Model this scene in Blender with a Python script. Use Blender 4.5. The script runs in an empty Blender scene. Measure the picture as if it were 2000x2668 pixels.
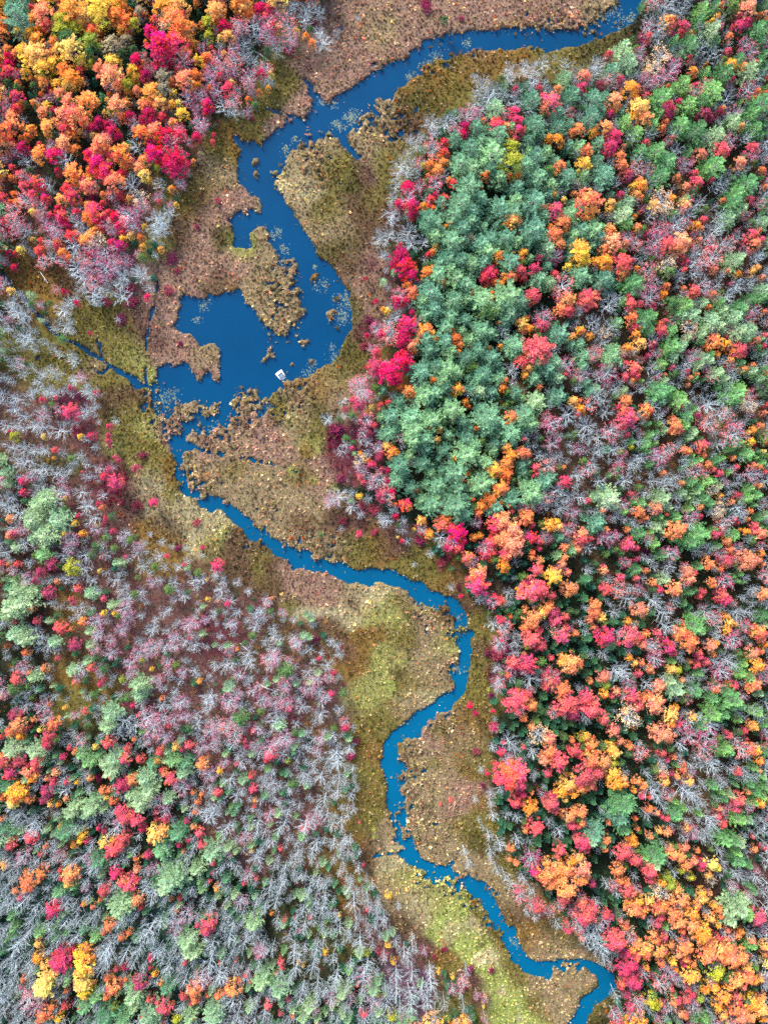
import bpy, math, random
import numpy as np
sc = bpy.context.scene
rng = np.random.default_rng(7)
random.seed(7)
# ------------------------------------------------------------------ camera, sky, sun, exposure
S = 0.08                      # metres per photo pixel on the ground
CX, CY = 1000.0, 1334.0       # the point straight below the camera
HC = 215.0                    # flying height
cam_d = bpy.data.cameras.new("camera"); cam = bpy.data.objects.new("camera", cam_d)
sc.collection.objects.link(cam); sc.camera = cam
cam.location = (0, 0, HC); cam.rotation_euler = (0, 0, 0)
cam_d.sensor_fit = 'VERTICAL'; cam_d.sensor_height = 24.0
cam_d.lens = 12.0 / (1334 * S / HC)
cam_d.clip_start = 1.0; cam_d.clip_end = 6000
SUN_EL, SUN_AZ = math.radians(42), math.radians(-28)   # azimuth from +Y (photo top) towards +X
w = bpy.data.worlds.new("World"); sc.world = w; w.use_nodes = True
nt = w.node_tree; nt.nodes.clear()
sky = nt.nodes.new('ShaderNodeTexSky'); sky.sky_type = 'NISHITA'; sky.sun_disc = False
sky.sun_elevation = SUN_EL; sky.sun_rotation = SUN_AZ; sky.air_density = 1.0; sky.dust_density = 2.5
bg = nt.nodes.new('ShaderNodeBackground'); bg.inputs['Strength'].default_value = 0.15
wo = nt.nodes.new('ShaderNodeOutputWorld')
nt.links.new(sky.outputs[0], bg.inputs[0]); nt.links.new(bg.outputs[0], wo.inputs[0])
sd = bpy.data.lights.new("sun", 'SUN'); sun = bpy.data.objects.new("sun", sd); sc.collection.objects.link(sun)
sd.energy = 2.0; sd.angle = math.radians(12); sd.color = (1.0, 0.95, 0.88)
from mathutils import Vector
dv = Vector((math.sin(SUN_AZ) * math.cos(SUN_EL), math.cos(SUN_AZ) * math.cos(SUN_EL), math.sin(SUN_EL)))
sun.rotation_euler = dv.to_track_quat('Z', 'Y').to_euler(); sun.location = dv * 300
sc.view_settings.view_transform = 'Standard'; sc.view_settings.look = 'None'
sc.view_settings.exposure = 1.68; sc.view_settings.gamma = 1.0
sc.cycles.max_bounces = 6; sc.cycles.diffuse_bounces = 3; sc.cycles.transmission_bounces = 2
sc.cycles.use_denoising = False

# ------------------------------------------------------------------ helpers
def lin(c):
    c = np.asarray(c, float) / 255.0
    return np.where(c <= 0.04045, c / 12.92, ((c + 0.055) / 1.055) ** 2.4)
def P2W(x, y, z=0.0):         # photo pixel -> ground position of something seen there at height z
    f = (HC - z) / HC
    return (x - CX) * S * f, (CY - y) * S * f
def link(o): sc.collection.objects.link(o); return o
def mk_mesh(name, V, F, mats=(), attrs=None, matidx=None, smooth=False):
    me = bpy.data.meshes.new(name)
    V = np.asarray(V, np.float32)
    if isinstance(F, np.ndarray):
        n, k = F.shape
        me.vertices.add(len(V)); me.vertices.foreach_set('co', V.ravel())
        me.loops.add(n * k); me.loops.foreach_set('vertex_index', F.astype(np.int32).ravel())
        me.polygons.add(n); me.polygons.foreach_set('loop_start', np.arange(0, n * k, k, dtype=np.int32))
        me.polygons.foreach_set('loop_total', np.full(n, k, np.int32))
    else:
        me.from_pydata(V.tolist(), [], F)
    for m in mats: me.materials.append(m)
    if matidx is not None: me.polygons.foreach_set('material_index', np.asarray(matidx, np.int32))
    if smooth: me.polygons.foreach_set('use_smooth', np.ones(len(me.polygons), bool))
    me.update(calc_edges=True)
    if attrs:
        for k_, (ty, arr) in attrs.items():
            a = me.attributes.new(k_, ty, 'POINT')
            a.data.foreach_set('color' if ty == 'FLOAT_COLOR' else ('vector' if ty == 'FLOAT_VECTOR' else 'value'), np.asarray(arr).ravel())
    return me
def new_mat(name):
    m = bpy.data.materials.new(name); m.use_nodes = True
    n = m.node_tree; n.nodes.clear()
    return m, n, n.nodes.new('ShaderNodeOutputMaterial')
def leaf_material(name, source, translucency=0.3, rough=0.6, spread=.032):
    m, n, out = new_mat(name); N = n.nodes; L = n.links
    if source == 'object':
        c = N.new('ShaderNodeObjectInfo').outputs['Color']
    elif source == 'instance':
        a = N.new('ShaderNodeAttribute'); a.attribute_type = 'INSTANCER'; a.attribute_name = 'col'; c = a.outputs['Color']
    v = N.new('ShaderNodeAttribute'); v.attribute_name = 'v'
    h = N.new('ShaderNodeHueSaturation')
    r1 = N.new('ShaderNodeMapRange'); r1.inputs['To Min'].default_value = 0.5 - spread; r1.inputs['To Max'].default_value = 0.5 + spread
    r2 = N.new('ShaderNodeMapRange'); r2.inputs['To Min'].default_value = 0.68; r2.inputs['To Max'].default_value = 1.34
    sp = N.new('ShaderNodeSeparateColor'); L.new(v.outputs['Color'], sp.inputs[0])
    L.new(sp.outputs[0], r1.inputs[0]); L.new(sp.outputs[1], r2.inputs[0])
    oi2 = N.new('ShaderNodeObjectInfo'); am = N.new('ShaderNodeMapRange'); am.inputs['To Min'].default_value = .25; am.inputs['To Max'].default_value = 1.5; L.new(oi2.outputs['Random'], am.inputs[0])
    s1 = N.new('ShaderNodeMath'); s1.operation = 'SUBTRACT'; s1.inputs[1].default_value = .5; L.new(r1.outputs[0], s1.inputs[0])
    s2 = N.new('ShaderNodeMath'); s2.operation = 'MULTIPLY_ADD'; s2.inputs[2].default_value = .5; L.new(s1.outputs[0], s2.inputs[0]); L.new(am.outputs[0], s2.inputs[1])
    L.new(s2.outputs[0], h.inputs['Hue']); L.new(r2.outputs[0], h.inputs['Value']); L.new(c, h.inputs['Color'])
    b = N.new('ShaderNodeBsdfPrincipled'); b.inputs['Roughness'].default_value = rough
    b.inputs['Specular IOR Level'].default_value = 0.25
    t = N.new('ShaderNodeBsdfTranslucent'); mx = N.new('ShaderNodeMixShader'); mx.inputs[0].default_value = translucency
    L.new(h.outputs[0], b.inputs['Base Color']); L.new(h.outputs[0], t.inputs[0])
    L.new(b.outputs[0], mx.inputs[1]); L.new(t.outputs[0], mx.inputs[2]); L.new(mx.outputs[0], out.inputs[0])
    return m
def bark_material(name, rgb, var=0.25):
    m, n, out = new_mat(name); N = n.nodes; L = n.links
    oi = N.new('ShaderNodeObjectInfo'); no = N.new('ShaderNodeTexNoise'); no.inputs['Scale'].default_value = 6
    tc = N.new('ShaderNodeTexCoord'); L.new(tc.outputs['Object'], no.inputs['Vector'])
    ad = N.new('ShaderNodeMath'); ad.operation = 'ADD'; L.new(oi.outputs['Random'], ad.inputs[0]); L.new(no.outputs[0], ad.inputs[1])
    mr = N.new('ShaderNodeMapRange'); mr.inputs['From Max'].default_value = 2; mr.inputs['To Min'].default_value = 1 - var; mr.inputs['To Max'].default_value = 1 + var
    L.new(ad.outputs[0], mr.inputs[0])
    h = N.new('ShaderNodeHueSaturation'); h.inputs['Color'].default_value = (*rgb, 1); L.new(mr.outputs[0], h.inputs['Value'])
    b = N.new('ShaderNodeBsdfPrincipled'); b.inputs['Roughness'].default_value = 0.8; b.inputs['Specular IOR Level'].default_value = 0.2
    L.new(h.outputs[0], b.inputs['Base Color']); L.new(b.outputs[0], out.inputs[0])
    return m
def flat_material(name, rgb, rough=0.6, noise=0.15, scale=3.0):
    m, n, out = new_mat(name); N = n.nodes; L = n.links
    tc = N.new('ShaderNodeTexCoord'); no = N.new('ShaderNodeTexNoise'); no.inputs['Scale'].default_value = scale; no.inputs['Detail'].default_value = 6
    L.new(tc.outputs['Object'], no.inputs['Vector'])
    mr = N.new('ShaderNodeMapRange'); mr.inputs['To Min'].default_value = 1 - noise * 2; mr.inputs['To Max'].default_value = 1 + noise
    L.new(no.outputs[0], mr.inputs[0])
    h = N.new('ShaderNodeHueSaturation'); h.inputs['Color'].default_value = (*rgb, 1); L.new(mr.outputs[0], h.inputs['Value'])
    b = N.new('ShaderNodeBsdfPrincipled'); b.inputs['Roughness'].default_value = rough
    L.new(h.outputs[0], b.inputs['Base Color']); L.new(b.outputs[0], out.inputs[0])
    return m
LEAF_O = leaf_material('leaf_foliage', 'object'); LEAF_I = leaf_material('leaf_foliage_mass', 'instance')
NEED_O = leaf_material('pine_needles', 'object', 0.12, 0.5, .02); NEED_I = leaf_material('pine_needles_mass', 'instance', 0.12, 0.5, .02)
BARK_PALE = bark_material('weathered_grey_bark', (0.43, 0.50, 0.53), 0.4)
BARK_BROWN = bark_material('grey_brown_bark', (0.20, 0.18, 0.175))

# ------------------------------------------------------------------ the photo's water outline (photo pixels)
U = 3.0157; V_ = 5.252
def T(ox, oy, s, k=U):
    a = [float(q) for q in s.replace(';', ' ').split()]
    return [(ox + a[i] * k, oy + a[i + 1] * k) for i in range(0, len(a), 2)]
WEST = ([(1700, -260)] + T(1500, 0, "36 0;30 8;22 15;16 20;12 27;5 28")
 + T(1000, 0, "165 26;156 24;150 30;142 25;138 30;130 28;120 25;110 24;98 26;84 27;76 26;70 29;60 29;52 31;40 34;33 36;30 40;24 43;22 48;18 52;10 52;5 54;0 57")
 + T(500, 0, "155 62;148 68;142 73;135 78;128 82;122 84;119 90;112 88;110 82;106 80;104 74;98 68;94 65;90 60;88 59;92 64;97 71;101 77;100 81;106 86;104 91;103 97;97 101;88 99;78 98;84 101;88 104;82 110;72 112;69 117;62 120;60 127;56 124;53 120;48 124;42 120;37 116;35 120;40 126;43 130;40 137;39 148;40 158;47 163")
 + T(500, 500, "49 0;52 5;57 4;60 10;61 20;57 19;53 15;48 15;48 20;45 20;43 16;36 19;35 23;29 24;34 27;36 34;37 42;35 48;45 49;53 48;51 45;49 41;50 36;56 31;60 29;66 33;68 38;66 42;70 46;72 54;77 55;74 60;69 65;70 68;74 64;79 64;77 60;82 58;87 56;90 62;90 70;89 76;90 84;90 90;94 92;100 99;99 106;94 109;91 112;90 118;86 124;80 126;75 125;70 122;66 118;62 116;62 112;57 108;55 104;56 100;52 98;46 97;45 92;44 86;40 84;35 86;28 86;24 90;20 91;16 88;12 86;15 91;10 94;5 92;0 90")
 + T(0, 500, "160 89;155 92;157 98;153 104;155 109;150 115;155 121;160 122;165 122")
 + T(500, 500, "4 128;8 134;14 130;21 132;24 138;24 150;25 160;22 165;18 164;17 158;15 154;11 158;8 163;4 162;1 155")
 + T(0, 500, "163 149;160 147;155 148;150 152;147 148;140 150;135 153;136 160;137 166")
 + T(0, 1000, "120 1;122 4;127 4;131 3;136 5;133 10;130 15;130 20;137 26;146 27;150 24;151 15;157 17;165 14")
 + T(500, 1000, "4 14;8 18;14 20;20 17;25 14;26 17;22 22;16 26;8 29;2 30")
 + T(0, 1000, "165 32;158 35;153 40;150 44;150 47;145 48;139 46;134 45;136 48;142 49;147 52;148 56;150 62;152 70;151 78;154 84;157 91;159 96;165 98")
 + T(500, 1000, "4 100;7 108;11 106;17 112;22 108;27 109;32 116;38 120;43 124;46 131;45 136;50 136;56 135;62 139;68 142;70 148;76 150;83 152;86 158;87 163;90 159;96 159;105 161;115 163")
 + T(500, 1500, "124 1;130 4;136 7;143 6;150 8;156 10;158 4;165 6")
 + T(1000, 1500, "8 9;15 11;20 13;23 18;29 21;34 25;41 26;43 31;47 33;46 28;50 24;57 26;58 33;63 35;64 42;64 50;62 56;65 62;66 66;64 72;60 76;64 83;59 87;63 94;60 98;54 101;46 106;40 112;32 116;24 120;22 124;14 130;6 135;4 140;0 146")
 + T(500, 1500, "165 158;161 160;163 165") + T(1000, 2000, "0 2;2 9;1 16;3 22;4 27;6 31;5 35;8 38;9 41;6 41;10 46;13 49;17 50;22 53;28 56;33 58;40 60;45 64;48 68;51 72;54 77;56 80", V_)
 + T(1000, 2418, "57 0;58 4;61 10;63 16;67 19;70 22;75 24;82 24;85 22;84 20;88 18;94 19;97 22", V_)
 + T(1500, 2418, "2 19;4 19;9 23;11 25;11 29;5 33;3 34;1 39", V_) + T(1000, 2418, "95 42;93 45;90 48", V_) + [(1430, 2960)])
EAST = ([(1800, -260)] + T(1500, 0, "58 0;54 8;53 15;50 20;40 24;30 28;22 34;12 34;5 39")
 + T(1000, 0, "165 40;155 41;150 44;144 44;141 46;138 42;130 39;120 41;110 42;106 45;102 42;95 44;85 43;78 42;72 46;60 47;54 50;52 54;45 56;40 60;34 64;28 66;22 69;18 74;12 77;7 82;2 86")
 + T(500, 0, "160 84;156 90;158 96;150 100;146 106;140 110;134 116;136 124;142 131;148 136;144 138;140 137;134 130;128 125;126 119;118 119;108 121;102 121;96 124;88 129;84 134;78 142;76 150;73 163")
 + T(500, 500, "77 0;79 6;82 12;87 15;89 22;94 28;97 34;100 37;102 42;106 48;108 55;112 60;117 60;122 66;127 74;131 81;137 88;137 96;138 104;138 118;133 124;130 132;126 142;122 147;115 150;108 153;103 158;97 161;90 161;82 163;77 165")
 + T(500, 1000, "80 3;78 6;74 3;71 6;72 10;64 11;60 15;61 16;66 17;70 19;66 24;60 28;56 28;55 22;59 14;59 4;54 4;49 3;45 4;43 10;38 13;38 20;36 24;38 28;32 32;30 37;25 40;18 42;12 42;4 41;0 42")
 + T(0, 1000, "161 46;160 49;166 51") + T(500, 1000, "5 53;7 57;0 58") + T(0, 1000, "158 58;157 64;158 72;160 80;163 86")
 + T(500, 1000, "0 92;5 94;9 97;16 99;22 98;28 103;36 106;42 111;45 115;52 118;56 124;62 128;68 132;75 136;78 140;85 142;92 144;99 143;104 149;110 149;116 152;124 155;132 155;138 160;146 161;155 159;165 161")
 + T(1000, 1000, "6 160;13 164") + T(1000, 1500, "19 0;24 5;34 5;36 13;46 14;50 17;56 18;62 16;60 20;65 23;67 28;71 34;73 39;71 43;76 47;79 51;74 52;74 58;76 66;74 72;75 80;73 84;71 92;70 100;66 104;61 110;56 115;50 118;44 122;40 124;36 128;33 131;31 137;27 140;18 140;13 142;12 146;12 155;15 158;16 165")
 + T(1000, 2000, "9 5;8 11;9 15;11 17;9 22;11 26;10 30;13 36;16 41;20 46;26 48;32 49;38 53;44 55;50 57;52 61;55 66;58 72;61 77;64 80", V_)
 + T(1000, 2418, "67 6;68 11;72 15;78 17;84 16;90 15;95 15", V_) + T(1500, 2418, "4 15;9 17;12 19;18 22;19 26;20 29;17 33;13 36;9 38;8 41;6 44;5 48", V_) + [(1490, 2960)])
ISLES = [T(500, 0, "55 136;58 138;58 142;56 145;58 149;57 153;55 155;52 151;54 147;51 143;51 139"), T(500, 0, "72 136;75 139;75 146;72 151;69 148;70 141"),
 T(500, 0, "70 155;73 158;71 162;69 160"), T(500, 0, "73 130;76 133;75 136;72 133"), T(500, 500, "102 72;106 69;112 71;111 76;106 78;102 77"),
 T(500, 500, "117 102;123 101;127 104;124 109;118 111;116 107"), T(500, 500, "92 129;97 126;102 126;102 130;98 134;93 133"),
 T(500, 500, "64 127;67 130;71 137;72 142;70 145;65 144;64 137"), T(500, 500, "57 150;61 144;65 143;65 146;59 149"), T(500, 500, "55 145;58 146;59 150;57 151"), T(500, 500, "86 147;90 147;88 152;84 151"), T(500, 500, "102 144;105 146;104 151;101 151"),
 T(500, 500, "123 115;127 117;126 120;123 120"), T(500, 500, "121 124;126 122;127 127;122 128"), T(500, 500, "119 119;121 119;121 122;119 122"), T(500, 500, "123 89;127 90;127 94;123 94"), T(500, 500, "54 162;57 161;56 165;54 164")]
DITCH = [(T(0, 500, "0 67;8 78;13 85;20 90;25 98;31 104;38 112;44 119;50 124;58 128;70 133;76 138;86 144;95 150;104 156;112 160;119 167"), [6, 6, 6, 6, 6, 6, 6, 6, 5, 6, 7, 7, 7, 8, 10, 14, 22]),
 (T(500, 1000, "74 71;84 74;94 77;104 80;112 82"), [4, 4, 3.5, 3, 2.5]),
 (T(0, 500, "88 144;87 135;85 129"), [5, 5, 8]), (T(0, 500, "32 145;38 139"), [6, 4]), (T(0, 500, "95 150;88 158;76 150"), [6, 6, 3]),
 (T(0, 500, "126 148;126 158;126 166"), [4, 6, 8]), (T(500, 1000, "6 57;18 60;28 61;38 64;50 65;62 68;72 70"), [7, 7, 7, 6, 6, 5, 4]),
 (T(1000, 2000, "9 42;2 43;-5 44;-8 46", V_), [7, 6, 6, 3]), (T(1000, 2000, "32 49;36 45;39 43", V_), [6, 5, 3]),
 (T(500, 0, "60 92;70 96;78 98"), [3, 5, 7]), (T(1000, 1000, "6 137;20 139;36 141;34 136"), [2, 2, 3, 2]), (T(0, 500, "136 72;136 86;134 98;132 101;129 114;127 126;126 140;126 150"), [4, 4.5, 5, 5, 5, 6, 6, 6])]
PONDS = [T(500, 1000, "49 31;52 30;55 31;52 33"), T(1000, 0, "4 112;14 112;13 118;4 120"), T(1000, 0, "26 92;30 94;30 99;24 98"), T(1000, 0, "17 34;20 35;19 38")]
POROUS = [(s[0], s[1], s[2], s[3]) for s in [
 (640, 1045, 45, 1.0), (420, 1060, 60, 1.2), (440, 1110, 45, .9), (520, 1080, 60, .6), (800, 350, 90, .5), (840, 430, 80, .45), (860, 330, 40, .6), (700, 880, 100, .38), (740, 770, 70, .8), (760, 700, 30, .7), (740, 860, 60, .5), (980, 320, 50, 1.0), (960, 300, 30, .9), (1040, 330, 60, .8), (1030, 290, 40, .7),
 (1010, 340, 40, .9), (1150, 145, 50, .9), (1230, 130, 30, .6), (1120, 160, 40, .8), (1380, 75, 50, .8), (1440, 50, 40, .6), (1530, 70, 40, .9), (1600, 40, 40, .7), (1500, 60, 40, .6), (560, 1120, 60, .7), (700, 1130, 90, .25), (520, 1250, 70, .6), (530, 1220, 40, .4), (600, 1170, 80, .35), (860, 1430, 60, .7), (900, 1410, 40, .3), (780, 1400, 60, .5), (700, 1330, 70, .35), (600, 1390, 40, .5), (660, 1420, 40, .6),
 (1060, 2010, 60, .6), (1080, 2150, 60, .9), (1120, 2170, 60, .5), (1060, 2110, 30, .9), (1060, 2060, 30, .8), (1070, 1950, 40, .5), (1110, 2290, 45, .7), (1180, 2310, 45, .8), (1230, 2360, 40, .5), (1280, 2420, 40, .7), (1280, 2320, 20, .8), (1330, 2400, 40, .4), (1110, 1600, 60, .5), (1180, 1640, 40, .7), (1150, 1610, 30, .6), (1180, 1740, 30, .9), (1160, 1880, 40, .6), (1480, 2520, 40, .4), (1430, 2540, 40, .5),
 (480, 480, 25, .6), (720, 440, 30, .8), (770, 1030, 60, .6), (730, 1080, 40, .7), (640, 1100, 50, .5), (900, 90, 30, .4), (880, 260, 40, .3), (980, 160, 30, .5), (820, 740, 25, .5), (850, 745, 20, 1.1)]]

# ------------------------------------------------------------------ raster fields over the ground (numpy)
RX0, RY0, RX1, RY1, RS = -260.0, -260.0, 2260.0, 2930.0, 2.5   # photo px
NX, NY = int((RX1 - RX0) / RS), int((RY1 - RY0) / RS)
gx = RX0 + (np.arange(NX) + 0.5) * RS; gy = RY0 + (np.arange(NY) + 0.5) * RS
GX, GY = np.meshgrid(gx, gy)
def fill(poly, out, val):
    xs = np.array([p[0] for p in poly]); ys = np.array([p[1] for p in poly])
    x2 = np.roll(xs, -1); y2 = np.roll(ys, -1)
    j0 = max(0, int((ys.min() - RY0) / RS) - 1); j1 = min(NY, int((ys.max() - RY0) / RS) + 2)
    for j in range(j0, j1):
        y = gy[j]
        m = ((ys <= y) & (y2 > y)) | ((y2 <= y) & (ys > y))
        if not m.any(): continue
        xx = np.sort(xs[m] + (y - ys[m]) / (y2[m] - ys[m]) * (x2[m] - xs[m]))
        for a, b in zip(xx[::2], xx[1::2]):
            i0 = max(0, int(math.ceil((a - RX0) / RS - 0.5))); i1 = min(NX, int(math.floor((b - RX0) / RS - 0.5)) + 1)
            if i1 > i0: out[j, i0:i1] = val
def disc_line(pts, wd, out, val):
    for k in range(len(pts) - 1):
        (xa, ya), (xb, yb) = pts[k], pts[k + 1]; n = int(math.hypot(xb - xa, yb - ya) / 1.5) + 2
        for t in np.linspace(0, 1, n):
            x = xa + (xb - xa) * t; y = ya + (yb - ya) * t; r = (wd[k] + (wd[k + 1] - wd[k]) * t) / 2 * random.uniform(0.8, 1.25)
            i0, i1 = int((x - r - RX0) / RS), int((x + r - RX0) / RS) + 1; j0, j1 = int((y - r - RY0) / RS), int((y + r - RY0) / RS) + 1
            s = (slice(max(j0, 0), j1), slice(max(i0, 0), i1))
            out[s][(GX[s] - x) ** 2 + (GY[s] - y) ** 2 <= r * r] = val
land = np.ones((NY, NX), np.float32)
fill(WEST + EAST[::-1], land, 0)
for p in PONDS: fill(p, land, 0)
for pts, wd in DITCH: disc_line(pts, wd, land, 0)
for p in ISLES: fill(p, land, 1); q_ = np.array(p).mean(0); POROUS.append((q_[0], q_[1], max(10, np.ptp(np.array(p)[:, 0]) * .6), .28))
def blur(a, k, n=2):
    for _ in range(n):
        for ax in (0, 1):
            pad = np.pad(a, [(k, k) if q == ax else (0, 0) for q in (0, 1)], mode='edge')
            c = np.cumsum(pad, axis=ax, dtype=np.float64)
            c = np.concatenate([np.zeros_like(np.take(c, [0], axis=ax)), c], axis=ax)
            a = ((np.take(c, range(2 * k + 1, c.shape[ax]), axis=ax) - np.take(c, range(0, c.shape[ax] - 2 * k - 1), axis=ax)) / (2 * k + 1)).astype(np.float32)
    return a
def noise(cell, seed):        # smooth value noise in 0..1, cell in photo px
    r = np.random.default_rng(seed); w_, h_ = int((RX1 - RX0) / cell) + 3, int((RY1 - RY0) / cell) + 3
    g = r.random((h_, w_)).astype(np.float32)
    fx = (gx - RX0) / cell; fy = (gy - RY0) / cell
    ix = fx.astype(int); iy = fy.astype(int); tx = fx - ix; ty = fy - iy
    tx = tx * tx * (3 - 2 * tx); ty = (ty * ty * (3 - 2 * ty))[:, None]
    a = g[iy][:, ix]; b = g[iy][:, ix + 1]; c = g[iy + 1][:, ix]; d = g[iy + 1][:, ix + 1]
    return (a * (1 - tx) + b * tx) * (1 - ty) + (c * (1 - tx) + d * tx) * ty
n5, n9, n20, n60, n140 = noise(6, 1), noise(10, 2), noise(22, 3), noise(60, 4), noise(150, 5)
por = np.zeros((NY, NX), np.float32)
for (x, y, r, s) in POROUS:
    por = np.maximum(por, s * np.exp(-((GX - x) ** 2 + (GY - y) ** 2) / (r * r) * 1.1))
edge = blur(land, 1, 2)
wide = blur(land, 7, 2)
field = edge + (n9 - 0.5) * 0.5 + (n5 - 0.5) * 0.3
nn = (n9 * 0.55 + n5 * 0.45)
pz = np.clip(por * 1.4, 0, 1)
field = field * (1 - pz) + pz * (0.5 + (wide - 0.42) * 1.3 + (nn - 0.56) * 3.0)
deep = (wide < 0.08); field[deep] = np.minimum(field[deep], 0.1)
solid = (wide > 0.97) & (por < 0.15) & (edge > 0.99); field[solid] = 1.0
L_ = np.clip((field - 0.35) / 0.3, 0, 1); L_ = L_ * L_ * (3 - 2 * L_)
landmask = field > 0.5

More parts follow.
